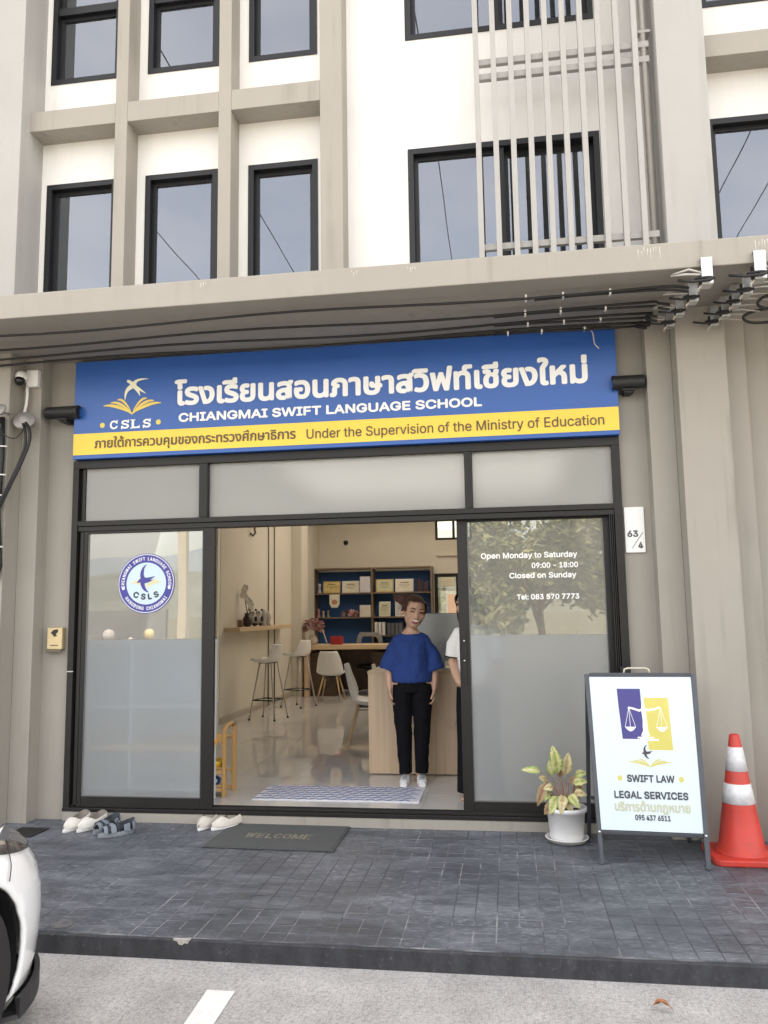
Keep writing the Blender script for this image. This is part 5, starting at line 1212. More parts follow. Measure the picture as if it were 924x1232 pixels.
# shoes
def shoe(loc, rz, lab, grp, upper, inside, kind='sneaker', s=1.0):
    t = thing('shoe', loc, lab, 'shoe', grp, rz)
    n = 14; L = .245*s
    def outline(q, grow=0, k=24):
        pts = []
        for i in range(k):
            a = 2*PI*i/k; y = -math.cos(a)*L/2; tt = (y/L)+.5
            w_ = .030+.012*math.sin(tt*PI*.9)+.008*math.sin((tt-.35)*PI*1.3) if tt > 0 else .03
            pts.append((math.sin(a)*(w_+grow)*1.12*s, y*(1+grow*4)))
        return pts
    o0 = outline(0); b = MB(); th = .024 if kind != 'sandal' else .032
    v0 = [(x, y, 0) for x, y in o0]; v1 = [(x*1.04, y*1.015, th*.5) for x, y in o0]; v2 = [(x, y, th) for x, y in o0]; k = len(o0)
    fs = [(i+j*k, (i+1) % k+j*k, (i+1) % k+(j+1)*k, i+(j+1)*k) for j in range(2) for i in range(k)]+[tuple(range(k))[::-1], tuple(range(2*k, 3*k))]
    b.add(v0+v1+v2, fs, False).build('sole', mat('sole_'+upper.name, (.72, .71, .69) if kind != 'sandal' else (.19, .21, .23), .6, .08, 30), t, .003)
    # upper: closed toe, open collar (toe at -y)
    rings = []; ns = 16; m_ = 12
    vs = []
    for i in range(ns+1):
        q = i/ns; y = -L/2*.97+q*L*.95; tt = (y/L)+.5
        w_ = (.030+.012*math.sin(tt*PI*.9)+.008*math.sin((tt-.35)*PI*1.3))*1.08*s*(math.sin(min(1, q*3.2+.05)*PI/2))*(math.sin(min(1, (1-q)*7+.38)*PI/2))
        h = (.026+.036*min(1, q*2.4)**.8+.040*max(0, (q-.42)/.58)**1.2)*s
        op = 0 if q < .42 else min(1, (q-.42)/.08)
        if q > .96: op = 0
        for j in range(m_+1):
            a = PI*j/m_; c, sn = math.cos(a), math.sin(a)
            if op > 0:
                lim = R(38); a = a if a < lim or a > PI-lim else (lim if j < m_/2 else PI-lim); c2, s2 = math.cos(a), math.sin(a)
                if j == m_//2 : c2 = 0
                c = c*(1-op)+c2*op; sn2 = sn*(1-op)+s2*op
                inner = op*max(0, 1-abs(j-m_/2)/(m_*.22)); z = th*.7+(h)*sn2*(1-inner*.92)
            else: z = th*.7+h*(min(sn, .64+.06*sn) if q > .96 else sn)
            vs.append((w_*c, y, z))
    k = m_+1; fs = []; fi = []
    for i in range(ns):
        for j in range(m_):
            f_ = (i*k+j, i*k+j+1, (i+1)*k+j+1, (i+1)*k+j)
            if i >= ns*.44 and m_*.24 <= j < m_*.76: fi.append(f_)
            else: fs.append(f_)
    if kind == 'sandal': fs = [f_ for f_ in fs if (f_[0]//k) in (2, 3, 4, 5, 6, 10, 11, 12, 14, 15)]
    o = MB().add(vs, fs, True).build('upper', upper, t, fix=False); sm = o.modifiers.new('s', 'SOLIDIFY'); sm.thickness = .005; ss = o.modifiers.new('u', 'SUBSURF'); ss.levels = ss.render_levels = 1
    MB().add([(v[0]*.96, v[1], v[2]) for v in vs], fi, True).build('lining', inside, t, fix=False)
    if kind == 'sneaker':
        b = MB()
        for q in (.26, .32, .38): y = -L/2+q*L; b.tube([(-.022*s, y, th+.030*s), (0, y-.006, th+.040*s), (.022*s, y, th+.030*s)], .003, 6)
        b.build('lace', upper, t)
    if kind == 'sandal':
        b = MB()
        for q in (.25, .5): y = -L/2+q*L; b.tube([(-.043*s, y, th), (-.03*s, y, th+.04), (0, y, th+.055), (.03*s, y, th+.04), (.043*s, y, th)], [(.012, .003)]*5, 8, True, (0, 1, 0))
        b.build('strap', inside, t)
    return t
WSH = mat('off_white_leather', (.68, .65, .60), .55, .07, 12, .1, 60); WSI = mat('grey_beige_lining', (.20, .175, .15), .9, .15, 20); GSH = mat('blue_grey_foam', (.17, .20, .23), .7, .12, 14, .1, 60); GSI = mat('dark_navy_lining', (.03, .04, .05), .8); CSH = mat('cream_leather', (.60, .56, .50), .6, .08, 12); CSI = mat('brown_lining', (.16, .09, .07), .9, .2, 20)
g1, g2, g3 = 'pair of white sneakers', 'pair of grey sandals', 'pair of cream slip-on shoes'
shoe((-3.235, 5.855, .1), R(-4), 'white sneaker nearest the left wall pier, outer one of its pair', g1, WSH, WSI, 'sneaker', 1.2)
shoe((-3.115, 5.865, .1), R(-12), 'white sneaker touching the blue grey sandals', g1, WSH, WSI, 'sneaker', 1.2)
shoe((-2.965, 5.80, .1), R(-10), 'blue grey sandal standing next to the white sneakers', g2, GSH, GSI, 'sandal', 1.12)
shoe((-2.83, 5.70, .1), R(-40), 'blue grey sandal turned outwards in front of the glass door', g2, GSH, GSI, 'sandal', 1.12)
shoe((-2.265, 5.98, .1), R(-3), 'cream slip-on shoe standing clear of the welcome mat corner', g3, CSH, CSI, 'slip', 1.12)
shoe((-2.115, 5.985, .1), R(-30), 'cream slip-on shoe turned towards the welcome mat', g3, CSH, CSI, 'slip', 1.12)
# dry leaf on the road
o = leaf(None, (.53, 3.72, .012), (.61, 3.70, .014), .016, mat('dry_leaf_brown', (.30, .12, .05), .8, .3, 30), 0, .4, (0, 0, 1)); o.name = 'dry_leaf'; tag(o, 'small dry brown leaf on the road against the kerb', 'leaf')

# ------------------------------------------------------------------ wall camera, insulators and cables at the left
cc = thing('security_camera', (-3.785, 5.95, 3.57), 'white dome security camera on its box high on the left wall pier', 'security camera')
B('junction_box', -.02, .085, -.05, -.001, -.065, .075, WHITEPL, cc, .008)
for z in (-.05, -.03, -.01, .01, .03): B('rib', .035, .088, -.054, -.0505, z, z+.006, WHITEPL, cc)
MB().ell((-.035, -.085, .01), (.048, .055, .050), 20, 12).build('housing', WHITEPL, cc); MB().ell((-.032, -.105, -.028), (.040, .045, .040), 20, 12).build('dome', mat('dark_dome', (.01, .01, .012), .08), cc)
o = MB().tube([(-3.79, 5.90, 3.51), (-3.785, 5.90, 3.44), (-3.79, 5.90, 3.36), (-3.80, 5.89, 3.28), (-3.78, 5.87, 3.22)], .012, 8).build('conduit', WHITEPL); o.name = 'camera_cable'; tag(o, 'short white cable dropping from the security camera', 'cable')
INS = mat('grey_porcelain', (.28, .27, .26), .35, .12, 9)
def insulator(loc, s, rot, lab):
    t = thing('cable_insulator', loc, lab, 'insulator', 'grey bell insulators on the left wall'); m = Matrix.Rotation(R(rot), 3, 'Y') @ Matrix.Rotation(R(60), 3, 'X')
    MB().lathe([(.012*s, -.045*s), (.03*s, -.04*s), (.035*s, -.015*s), (.075*s, .0), (.085*s, .018*s), (.078*s, .03*s), (.045*s, .035*s), (.03*s, .055*s), (.012*s, .06*s)], (0, 0, 0), 24, 'Z', m).build('bell', INS, t)
    MB().tube([(0, 0, 0), (0, .12, .0)], .010, 8).build('pin', GALV, t); return t
insulator((-3.745, 5.82, 3.195), 1.0, 25, 'large grey bell insulator below the white security camera')
insulator((-3.855, 5.66, 3.25), .7, -20, 'smaller grey bell insulator near the edge of the left wall')
def cable_(pts, r_, lab, m=CABLE, name='black_cable', grp=None, n=8):
    # smooth through the points
    P_ = [Vector(p) for p in pts]; out = []
    for i in range(len(P_)-1):
        p0, p1, p2, p3 = P_[max(0, i-1)], P_[i], P_[i+1], P_[min(len(P_)-1, i+2)]
        for k in range(6): t = k/6; out.append(.5*((2*p1)+(-p0+p2)*t+(2*p0-5*p1+4*p2-p3)*t*t+(-p0+3*p1-3*p2+p3)*t**3))
    out.append(P_[-1]); o = MB().tube(out, r_, n).build(name, m)
    if lab: tag(o, lab, 'cable', grp)
    return o
cable_([(-3.74, 5.80, 3.20), (-3.665, 5.75, 3.12), (-3.65, 5.74, 3.02), (-3.70, 5.73, 2.86), (-3.78, 5.72, 2.68), (-3.86, 5.72, 2.52), (-3.95, 5.72, 2.40), (-4.02, 5.72, 2.2)], .013, 'black cable curving down from the bell insulator, outer strand', grp='black cables on the left wall')
cable_([(-3.75, 5.79, 3.19), (-3.69, 5.74, 3.10), (-3.68, 5.73, 2.98), (-3.73, 5.72, 2.82), (-3.81, 5.71, 2.64), (-3.90, 5.71, 2.46), (-4.0, 5.71, 2.3)], .011, 'black cable curving down from the bell insulator, inner strand', grp='black cables on the left wall')
bd_ = thing('cable_bundle', (0, 0, 0), 'thick vertical bundle of black cables with white ties at the left wall edge', 'cables')
for k, (dx, r_) in enumerate(((0, .02), (-.035, .018), (-.06, .02))):
    MB().tube([(-3.885+dx, 5.735-.01*k, 3.22), (-3.875+dx, 5.735, 2.9), (-3.89+dx, 5.73, 2.5), (-3.86+dx, 5.73, 2.15), (-3.85+dx, 5.73, 2.05), (-3.89+dx, 5.73, 1.95)], r_, 10).build('cable', CABLE, bd_)
for z in (2.985, 2.76, 2.60, 2.20): MB().tube([(-4.02, 5.71, z+.004), (-3.90, 5.70, z), (-3.825, 5.72, z-.004)], .006, 6).build('tie', WHITEPL, bd_)
o = cable_([(-3.93, 5.72, 3.17), (-3.86, 5.66, 3.12), (-3.80, 5.66, 3.05), (-3.74, 5.70, 3.04), (-3.71, 5.75, 3.12), (-3.72, 5.78, 3.18)], .004, 'thin dark wire looping between the two bell insulators')
B('clamp', -3.96, -3.88, 5.68, 5.76, 3.13, 3.165, GALV, bd_, .006)

# cables under the canopy and their brackets
rows = [(5.25, 3.715, 3.70), (5.50, 3.705, 3.69), (5.64, 3.68, 3.66), (5.745, 3.66, 3.655)]
words4 = ['nearest the canopy edge', 'second from the canopy edge', 'third from the canopy edge', 'closest to the sign']
CLIP = mat('white_cable_clip', (.70, .70, .68), .5)
for k, (y, z0, z1) in enumerate(rows):
    t = thing('overhead_cable', (0, 0, 0), 'black cable strung under the canopy, '+words4[k], 'cable', 'black cables strung under the canopy')
    yl = y+.0; pts = []
    for i in range(24):
        x = -5.2+i*(6.25/23); sag = .012*math.sin((x+5.2)*2.1+k); pts.append((x, y-.02*(x+5)/6+.01*math.sin(x*1.3+k), z0-.015+sag))
    xe = [1.20, 1.13, 1.07, 1.02][k]
    pts += [(xe-.07, y-.05, z0-.03), (xe, y-.06, z0-.05)]
    MB().tube(pts, .0095, 8).build('cable', CABLE, t)
    p2 = [(p[0], p[1]+.018, p[2]-.014+.012*math.sin(p[0]*3+k)) for p in pts if p[0] > (-.1 if k else .1)]
    MB().tube(p2, .009, 8).build('cable', CABLE, t)
    for x in ([.18, .42, .72] if k != 2 else [.20, .45, .70])[:3]:
        if k == 3: x -= .12
        MB().box(x-.006, x+.006, y-.016, y+.030, z0-.034, z0+.002).build('clip', CLIP, t)
def rack(x, y, z, sc, lab, tail):
    t = thing('insulator_bracket', (x, y, z), lab, 'cable bracket', 'galvanised cable brackets under the canopy'); t.scale = (sc, sc, sc)
    MB().box(-.032, .032, -.055, -.050, -.125, .035).box(-.032, .032, -.055, .055, .030, .035).box(-.032, .032, -.055, .03, -.130, -.125).build('plate', GALV, t, .002)
    MB().lathe([(.020, -.115), (.040, -.110), (.042, -.095), (.026, -.085), (.026, -.07), (.042, -.06), (.040, -.045), (.020, -.04)], (0, -.01, 0), 18).build('spool', mat('brown_black_spool', (.022, .015, .014), .25, .2), t)
    MB().lathe([(.009, 0), (.009, .008), (.002, .01)], (0, -.056, -.105), 8, 'Y', Matrix.Diagonal((1, -1, 1))).build('bolt', GALV, t); MB().lathe([(.012, 0), (.010, .004)], (.004, -.02, .0295), 10).build('bolt', GALV, t)
    ring = [(.05*math.cos(a)-.01, -.02+.045*math.sin(a), -.085+.01*math.sin(a)) for a in [2*PI*i/16 for i in range(17)]]
    MB().tube(ring, .008, 8, False).tube([(.04, -.05, -.095), (.0, -.075, -.115), (-.08, -.05, -.11), (-.16, -.02, -.085)], .008, 8).build('cable_loop', CABLE, t)
    MB().tube([(-.04, -.06, -.075), (-.12, -.04, -.06), (-.20, -.02, -.055)] if tail < 0 else [(.04, -.06, -.09), (.12, -.05, -.085), (.26, -.02, -.10)], [.007, .009, .006], 8).tube([(-.03, -.05, -.06), (-.10, -.05, -.035), (-.19, -.03, -.05)] if tail < 0 else [(.03, -.06, -.07), (.14, -.05, -.05), (.28, -.03, -.05)], [.006, .008, .005], 8).build('grip', mat('silver_grip', (.42, .40, .37), .45, .2, metal=.4), t)
    MB().tube([(-.02, -.03, -.12), (-.05, -.03, -.15), (-.045, -.03, -.17)], [.005, .005, .002], 6).build('tail', mat('beige_tail', (.48, .42, .34), .6), t)
    return t
po = ['first from the front edge', 'second from the front edge', 'third from the front edge', 'rearmost']
for k, (x, y, z) in enumerate(((1.275, 5.09, 3.76), (1.24, 5.31, 3.72), (1.195, 5.50, 3.70), (1.16, 5.66, 3.68))): rack(x, y, z, [1.05, .9, .85, .85][k], 'galvanised cable bracket in the left-hand row of four, '+po[k], -1)
for k, (x, y, z) in enumerate(((1.585, 5.09, 3.775), (1.56, 5.27, 3.73), (1.53, 5.42, 3.71), (1.50, 5.56, 3.69), (1.46, 5.70, 3.68))): rack(x, y, z, [1.1, .9, .85, .85, .85][k], 'galvanised cable bracket in the right-hand row of five, '+['first from the front edge', 'second from the front edge', 'third from the front edge', 'fourth from the front edge', 'rearmost'][k], 1)
b = MB()
cable_([(1.9, 5.3, 3.62), (1.72, 5.35, 3.64), (1.66, 5.38, 3.60), (1.74, 5.40, 3.57), (1.95, 5.40, 3.60)], .010, 'black cable loop by the right-hand bracket row, upper', grp='slack cable loops at the right of the canopy')
cable_([(2.0, 5.5, 3.60), (1.74, 5.55, 3.62), (1.62, 5.56, 3.58), (1.70, 5.58, 3.54), (2.0, 5.60, 3.56)], .010, 'black cable loop by the right-hand bracket row, lower', grp='slack cable loops at the right of the canopy')
cable_([(.62, 5.80, 3.66), (.66, 5.80, 3.62), (.67, 5.80, 3.54), (.70, 5.80, 3.50)], .004, 'thin beige wire end hanging above the right spotlight', mat('beige_tail', (.48, .42, .34)), 'wire_end')
# ------------------------------------------------------------------ white car nosed in at the left
CARP = mat('pearl_white_car_paint', (.82, .84, .86), .16, .01, 3); CARP.node_tree.nodes['Principled BSDF'].inputs['Coat Weight'].default_value = 1
DKP = mat('unpainted_bumper_plastic', (.018, .018, .02), .55, .2, 30, .1, 120); TYRE = mat('tyre_rubber', (.016, .016, .017), .8, .2, 20, .2, 80)
CGL = mat('car_window_glass', (.015, .02, .024), .05, .0); RIM = mat('alloy_rim', (.55, .56, .58), .25, .05, metal=.9)
CX, HW = -2.772, .875; NOSE, TAIL = 3.52, -.62; WY = (2.72, .12); WR = .335
car = thing('parked_car', (CX, 0, 0), 'white hatchback parked nose-in towards the kerb, only its front corner in view', 'car')
# body: stations along Y; cross-section half outline (x,z) per station
def sec(y):
    d = NOSE-y; n = min(1, max(0, d/.62)); roundx = (1-(1-n)**2.4)**.5
    r = min(1, max(0, (y-TAIL)/.5)); roundb = (1-(1-r)**2.6)**.5
    w_ = HW*(.60+.40*roundx)*(.80+.20*roundb)
    hood = .80+.16*min(1, d/1.0) if d < 1.15 else .96
    hood = .70+(.26)*(1-(1-min(1, d/1.05))**2.2)
    if r < 1: hood = min(hood, .80+.18*r)
    zb = .165+.03*max(0, 1-d/.3)
    return w_, hood, zb
ys = [TAIL, TAIL+.04, TAIL+.12, TAIL+.25, TAIL+.4]+[TAIL+.4+i*(NOSE-.75-TAIL-.4)/44 for i in range(1, 45)]+[NOSE-.75+.75*(1-(1-i/16)**1.6) for i in range(1, 17)]
prof = [(0, 1.0), (.45, .995), (.70, .975), (.83, .93), (.905, .86), (.965, .74), (.992, .60), (1.0, .45), (.995, .32), (.985, .18), (.965, .06), (.93, 0.0)]
def arch_cut(x, y, z, w_):
    for wy in WY:
        d = math.hypot(y-wy, z-.345)
        if d < .395 and x > .45*w_ : return True
    return False
vs = []; np_ = len(prof)
for y in ys:
    w_, h, zb = sec(y)
    for sgn in (1, -1):
        for i, (u, t) in enumerate(prof):
            bulge = 1-.02*abs(t-.55); vs.append((sgn*w_*u*bulge, y, zb+(h-zb)*t))
fs = []
for i in range(len(ys)-1):
    for s2 in range(2):
        for j in range(np_-1):
            a = i*2*np_+s2*np_+j; b_ = a+2*np_
            fs.append((a, a+1, b_+1, b_))
bmx = bmesh.new(); bv = [bmx.verts.new(v) for v in vs]
for f_ in fs: bmx.faces.new([bv[k] for k in f_])
for e in (0, len(ys)-1):
    o = e*2*np_; ring = [bv[o+j] for j in range(np_)]+[bv[o+np_+j] for j in range(np_-1, 0, -1)]
    try: bmx.faces.new(ring)
    except ValueError: pass
bmesh.ops.remove_doubles(bmx, verts=bmx.verts, dist=.0005)
bmesh.ops.subdivide_edges(bmx, edges=bmx.edges, cuts=1, use_grid_fill=True)
kill = [f_ for f_ in bmx.faces if any(math.hypot(f_.calc_center_median().y-wy, f_.calc_center_median().z-.34) < .385 for wy in WY) and abs(f_.calc_center_median().x) > .5]
bmesh.ops.delete(bmx, geom=kill, context='FACES')
# snap the arch edge to a circle
for v_ in bmx.verts:
    if v_.is_boundary and abs(v_.co.x) > .4 and v_.co.z < .85:
        for wy in WY:
            d = math.hypot(v_.co.y-wy, v_.co.z-.34)
            if .30 < d < .46: k = .385/d; v_.co.y = wy+(v_.co.y-wy)*k; v_.co.z = .34+(v_.co.z-.34)*k
bmesh.ops.recalc_face_normals(bmx, faces=bmx.faces)
me = bpy.data.meshes.new('body_shell'); bmx.to_mesh(me); bmx.free(); me.materials.append(CARP)
for p in me.polygons: p.use_smooth = True
o = link('body_shell', me, car); so_ = o.modifiers.new('s', 'SOLIDIFY'); so_.thickness = .012; so_.offset = -1
# cabin
def cab(name, y0, y1, y2, y3, z0, z1, wb, wt, m, off=0):
    b = MB(); v = [(-wb, y0, z0), (wb, y0, z0), (wb, y3, z0), (-wb, y3, z0), (-wt, y1, z1), (wt, y1, z1), (wt, y2, z1), (-wt, y2, z1)]
    return b.add(v, [(0, 3, 2, 1), (4, 5, 6, 7), (0, 1, 5, 4), (1, 2, 6, 5), (2, 3, 7, 6), (3, 0, 4, 7)]).build(name, m, car, .05, 4)
cab('windows', TAIL+.12, TAIL+.42, 1.55, 2.42, .94, 1.47, .80, .60, CGL)
b = MB()
for s in (-1, 1): b.bar((s*.80, 2.40, .96), (s*.60, 1.55, 1.48), .05, .05); b.bar((s*.81, .85, .96), (s*.615, .85, 1.48), .06, .03); b.bar((s*.80, TAIL+.14, .96), (s*.60, TAIL+.44, 1.48), .12, .06)
b.build('pillar', CARP, car, .01)
cab('roof', TAIL+.38, TAIL+.50, 1.45, 1.60, 1.455, 1.515, .625, .56, CARP)
def body_x(y, z):
    w_, h, zb = sec(y); t = (z-zb)/(h-zb)
    for a in range(np_-1):
        if prof[a][1] >= t >= prof[a+1][1]: f_ = (prof[a][1]-t)/(prof[a][1]-prof[a+1][1]+1e-9); return w_*(prof[a][0]+(prof[a+1][0]-prof[a][0])*f_)*(1-.02*abs(t-.55))
    return w_
for s in (-1, 1):
    pts = [(s*(body_x(2.98+.012*i, .66+.018*i)+.0125), 2.98+.012*i, .66+.018*i) for i in range(8)]
    MB().tube(pts, .0022, 6).build('panel_seam', DKP, car)
# wheels with arches
for wy in WY:
    for s in (-1, 1):
        mrot = Matrix.Diagonal((s, 1, 1))
        wl = MB().lathe([(WR-.075, -.10), (WR-.03, -.105), (WR-.005, -.085), (WR, -.05), (WR, .05), (WR-.005, .085), (WR-.03, .105), (WR-.075, .10)], (s*(HW-.125), wy, WR), 44, 'X', mrot).build('wheel', TYRE, car)
        rb = MB().lathe([(.255, .095), (.235, .085), (.225, .05), (.22, 0)], (s*(HW-.125), wy, WR), 40, 'X', mrot)
        for k in range(5):
            a = 2*PI*k/5+.3; rb.bar((s*(HW-.05), wy+.03*math.cos(a), WR+.03*math.sin(a)), (s*(HW-.045), wy+.235*math.cos(a), WR+.235*math.sin(a)), .05, .03, (1, 0, 0))
        rb.lathe([(.055, .08), (.04, .095), (.001, .097)], (s*(HW-.125), wy, WR), 20, 'X', mrot)
        rb.build('rim', RIM, wl)
        ab = MB(); n = 28; v2 = []
        for x in (HW*.985, HW*.42):
            for i in range(n+1): a = -.35+(PI+.7)*i/n; yy_ = wy+.392*math.cos(a); v2.append((s*min(x, sec(min(max(yy_, TAIL+.01), NOSE-.01))[0]*.955), yy_, .34+.392*math.sin(a)))
        ab.add(v2, [(i, i+1, n+2+i, n+1+i) for i in range(n)], True); ab.add([(s*HW*.42, wy+.40*math.cos(2*PI*i/20), .34+.40*math.sin(2*PI*i/20)) for i in range(20)], [tuple(range(20))])
        ab.build('wheel_arch_liner', DKP, car, fix=False)
# lower bumper lip, headlights, grille, floor, plate, mirror
for y0, y1, nm in ((NOSE-.66, NOSE-.02, 'front_lip'),):
    pts = []; 
    for i in range(15):
        q = i/14; y = NOSE-.44+.44*math.sin(q*PI/2); w_, h, zb = sec(min(y, NOSE-.002)); pts.append((w_*.975+.012, y+.014, zb))
    b = MB(); ring = []
    for sgn in (1, -1):
        for i in range(14):
            (xa, ya, za), (xb, y_b, zb_) = pts[i], pts[i+1]
            b.add([(sgn*xa, ya, za-.045), (sgn*xb, y_b, zb_-.045), (sgn*xb, y_b, zb_+.03), (sgn*xa, ya, za+.03), (sgn*xa*.92, ya-.05, za-.05), (sgn*xb*.92, y_b-.05, zb_-.05)], [(0, 1, 2, 3), (0, 4, 5, 1)])
    b.add([(pts[14][0], pts[14][1], pts[14][2]-.045), (-pts[14][0], pts[14][1], pts[14][2]-.045), (-pts[14][0], pts[14][1], pts[14][2]+.03), (pts[14][0], pts[14][1], pts[14][2]+.03)], [(0, 1, 2, 3)])
    o = b.build(nm, DKP, car); s_ = o.modifiers.new('s', 'SOLIDIFY'); s_.thickness = .02
B('underbody', -.62, .62, TAIL+.1, NOSE-.15, .17, .26, DKP, car)
for s in (-1, 1):
    hb = MB(); v3 = []; nn = 12
    for j, tz in enumerate((0, .33, .66, 1.0)):
        for i in range(nn+1):
            q = i/nn; y = NOSE-.70+.62*q; w_, h, zb = sec(y); t = .955-.03*q-(.17-.06*q)*(1-tz)*(math.sin(PI*min(1, .15+q*.85))**.5); u = None
            z = zb+(h-zb)*t
            for a in range(np_-1):
                if prof[a][1] >= t >= prof[a+1][1]: f_ = (prof[a][1]-t)/(prof[a][1]-prof[a+1][1]+1e-9); u = prof[a][0]+(prof[a+1][0]-prof[a][0])*f_; break
            v3.append((s*(w_*u*(1-.02*abs(t-.55))+.010), y+.006, z))
    k = nn+1; hb.add(v3, [(j*k+i, j*k+i+1, (j+1)*k+i+1, (j+1)*k+i) for j in range(3) for i in range(nn)], True)
    o = hb.build('headlight', mat('smoked_headlight', (.09, .08, .075), .08, .5, 26), car); s_ = o.modifiers.new('s', 'SOLIDIFY'); s_.thickness = .02
    w_, h, zb = sec(NOSE-.5); MB().lathe([(.001, .0), (.035, .004), (.036, .016)], (s*(w_*.885), NOSE-.46, zb+(h-zb)*.875), 18, 'X', Matrix.Diagonal((s, 1, 1))).build('lamp_bulb_reflector', RIM, o)
    mi = MB().ell((s*(HW+.07), 1.95, 1.02), (.10, .07, .07), 16, 10).bar((s*(HW-.05), 1.97, .99), (s*(HW+.04), 1.96, 1.0), .03, .03).build('wing_mirror', CARP, car)
    MB().bar((s*(HW*.995), 1.02, .84), (s*(HW*.995), .86, .84), .02, .02).build('door_handle', CARP, car)
B('grille', -.42, .42, NOSE-.03, NOSE+.004, .44, .58, DKP, car, .01); B('number_plate', -.17, .17, NOSE+.004, NOSE+.012, .46, .57, mat('plate_white', (.7, .7, .7), .5), car)

# ------------------------------------------------------------------ the far side of the street (seen in the glass)
LF = [mat('leaf_bright', (.24, .26, .13), .6, .3, 3), mat('leaf_mid', (.16, .19, .09), .6, .3, 3)]; BARK = mat('grey_brown_bark', (.16, .12, .085), .9, .3, 8, .5, 30)
def tree(x, y, h, spread, seed, lab, n=1500):
    t = thing('tree', (x, y, 0), lab, 'tree', 'trees across the street'); rnd = random.Random(seed)
    tk = MB(); tk.tube([(0, 0, -.1), (.08, 0, h*.18), (.02, .05, h*.38), (.1, 0, h*.6)], [.14, .10, .08, .04], 10); cl = []
    for k in range(9):
        a = rnd.uniform(0, 6.28); z0 = h*rnd.uniform(.18, .42); e = Vector((spread*.62*math.cos(a)*rnd.uniform(.5, 1), spread*.62*math.sin(a)*rnd.uniform(.5, 1), h*rnd.uniform(.42, .92)))
        tk.tube([(.05, 0, z0), (e.x*.4, e.y*.4, z0+(e.z-z0)*.5), tuple(e)], [.055, .04, .015], 7); cl.append(e)
    for k in range(12): a = rnd.uniform(0, 6.28); q = rnd.uniform(.2, .95); cl.append(Vector((spread*q*math.cos(a), spread*q*math.sin(a), h*rnd.uniform(.26, .98))))
    tk.build('trunk', BARK, t)
    for m_i, m in enumerate(LF):
        b = MB()
        for c in cl:
            rad = rnd.uniform(.45, .8)*spread*.42
            for i in range(int(n/len(cl)/2)):
                v = Vector((rnd.gauss(0, 1), rnd.gauss(0, 1), rnd.gauss(0, .75))); v = v.normalized()*rad*rnd.random()**.4; p = c+v
                a = Vector((rnd.uniform(-1, 1), rnd.uniform(-1, 1), rnd.uniform(-.7, .7))).normalized(); u = a.cross(Vector((rnd.uniform(-1, 1), .3, rnd.uniform(-1, 1)))).normalized(); L = rnd.uniform(.10, .19)
                b.add([p-a*L, p+u*L*.42, p+a*L, p-u*L*.42], [(0, 1, 2, 3)])
        b.build('crown', m, t, fix=False)
    return t
tr0 = tree(.9, -12.5, 5.2, 2.6, 1, 'bushy tree across the street facing the right glass door', 7000)
tree(3.4, -14.0, 5.4, 2.5, 2, 'bushy tree across the street to the right of the facing tree', 5000)
tree(-1.5, -14.5, 4.9, 2.3, 3, 'bushy tree across the street left of the facing tree', 4000)
tree(6.8, -13.5, 5.0, 2.4, 4, 'tree across the street farthest along the row', 1600)
def util_pole(x, y, h, lab):
    t = thing('utility_pole', (x, y, 0), lab, 'utility pole', 'concrete utility poles'); CON = mat('pale_concrete_pole', (.58, .54, .44), .85, .08, 5)
    MB().prism([(-.12, -.12, -.2), (.12, -.12, -.2), (.12, .12, -.2), (-.12, .12, -.2)], (0, 0, h)).build('post', CON, t, .02)
    MB().box(-.9, .9, -.05, .05, h-.8, h-.7).build('cross_arm', GALV, t)
    b = MB(); [b.lathe([(.02, 0), (.06, .02), (.05, .08), (.02, .12)], (x_, 0, h-.7), 10) for x_ in (-.8, -.3, .3, .8)]; b.build('insulator', INS, t); return t
util_pole(-8.75, -9.0, 10, 'pale concrete utility pole across the street, reflected in the left door')
util_pole(-5.9, -30, 9.5, 'slim concrete utility pole farther across the open ground')
# service wires running out from the roof
for k, x in enumerate((-8.0, -5.35, -1.13, 4.93, 5.86)):
    n = 10; pts = [(x, 5.5-i*4.0, 11.0-.35*math.sin(PI*i/n)) for i in range(n+1)]
    tag(MB().tube(pts, .011, 6).build('service_wire', CABLE), 'overhead service wire above the street, '+['westernmost', 'second', 'third, over the doorway', 'fourth', 'easternmost'][k]+' of five', 'cable', 'overhead service wires')
# distant hills
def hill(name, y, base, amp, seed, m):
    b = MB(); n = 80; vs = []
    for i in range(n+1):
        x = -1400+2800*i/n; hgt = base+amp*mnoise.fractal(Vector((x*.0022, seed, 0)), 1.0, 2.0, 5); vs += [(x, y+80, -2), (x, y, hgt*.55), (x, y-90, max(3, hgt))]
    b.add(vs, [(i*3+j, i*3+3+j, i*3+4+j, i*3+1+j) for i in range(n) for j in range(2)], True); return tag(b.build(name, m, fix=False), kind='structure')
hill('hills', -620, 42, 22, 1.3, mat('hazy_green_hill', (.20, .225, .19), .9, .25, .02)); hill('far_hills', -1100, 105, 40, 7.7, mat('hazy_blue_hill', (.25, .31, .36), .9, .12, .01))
o = B('perimeter_wall', -34, -12.9, -17.6, -17.4, 0, 1.9, mat('grey_block_wall', (.22, .23, .235), .9, .1, 2)); tag(o, 'long low grey block wall across the street', 'wall')
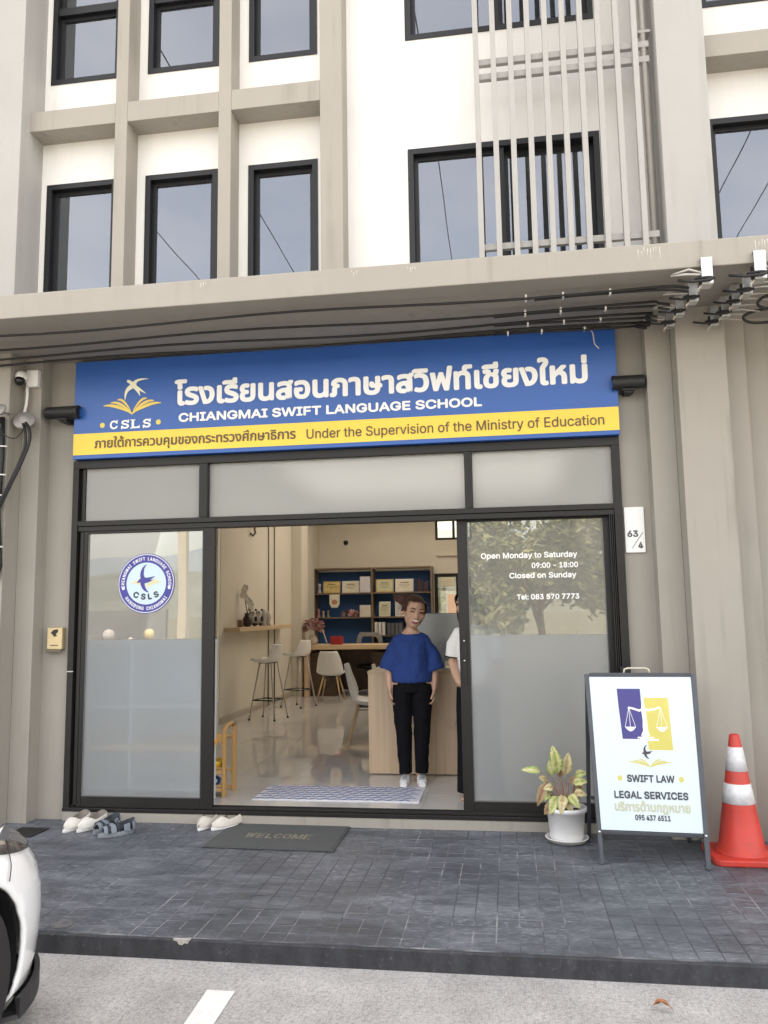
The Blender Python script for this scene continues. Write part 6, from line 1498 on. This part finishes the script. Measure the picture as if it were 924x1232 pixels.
# yard behind the building, seen through the back door
def clump(x, y, z, r_, n, seed, lab):
    t = thing('shrub', (x, y, 0), lab, 'shrub'); rnd = random.Random(seed); b = MB()
    for i in range(n):
        v = Vector((rnd.gauss(0, 1), rnd.gauss(0, 1), rnd.gauss(0, 1))).normalized()*r_*rnd.random()**.35; p = Vector((0, 0, z))+v; a = Vector((rnd.uniform(-1, 1), rnd.uniform(-1, 1), rnd.uniform(-1, 1))).normalized(); u = a.cross(Vector((.3, .8, rnd.uniform(-1, 1)))).normalized(); L = rnd.uniform(.05, .10)
        b.add([p-a*L, p+u*L*.45, p+a*L, p-u*L*.45], [(0, 1, 2, 3)])
    b.build('foliage', LF[0], t, fix=False); MB().tube([(0, 0, 0), (.05, 0, z*.5), (0, 0, z)], [.05, .04, .02], 8).build('stem', BARK, t)
clump(-1.75, 19.6, 1.4, .85, 900, 3, 'sunlit green shrub in the yard behind the glass back door'); clump(-.9, 20.6, 1.1, .9, 700, 5, 'second green shrub in the yard, farther from the back door')
bn_ = thing('fabric_banner', (-1.27, 18.9, 0), 'orange and white banner standing in the back yard', 'banner')
B('cloth', -.13, .13, -.005, .005, .95, 2.25, mat('orange_cloth', (.78, .22, .05), .7, .1), bn_); MB().tube([(-.14, 0, 0), (-.14, 0, 2.3)], .015, 8).build('pole', GALV, bn_); B('white_stripe', -.13, .13, -.009, -.0055, 2.05, 2.25, LINEW, bn_)
o = B('yard_wall', -12, 10, 22.5, 22.7, 0, 3.2, mat('cream_yard_wall', (.45, .42, .34), .85, .1)); tag(o, 'cream wall closing the yard behind the building', 'wall')
def globe(x, y, z, r_, m, lab):
    t = thing('bollard_lamp', (x, y, 0), lab, 'bollard', 'round-topped bollards across the street')
    MB().tube([(0, 0, 0), (0, 0, z-r_*.9)], r_*.45, 14).build('post', mat('bollard_grey', (.30, .30, .29), .7, .1), t)
    MB().ell((0, 0, z), (r_, r_, r_), 24, 14).build('globe', m, t)
GW = mat('white_globe', (.86, .86, .84), .4)
globe(-9.34, -6.0, 1.235, .135, GW, 'bollard with a large white globe, outermost of the row across the street')
globe(-8.79, -6.0, 1.12, .058, GW, 'short bollard with a tiny white globe across the street')
globe(-8.32, -6.0, 1.245, .122, mat('cream_globe', (.86, .72, .42), .45), 'bollard with a large cream globe across the street')
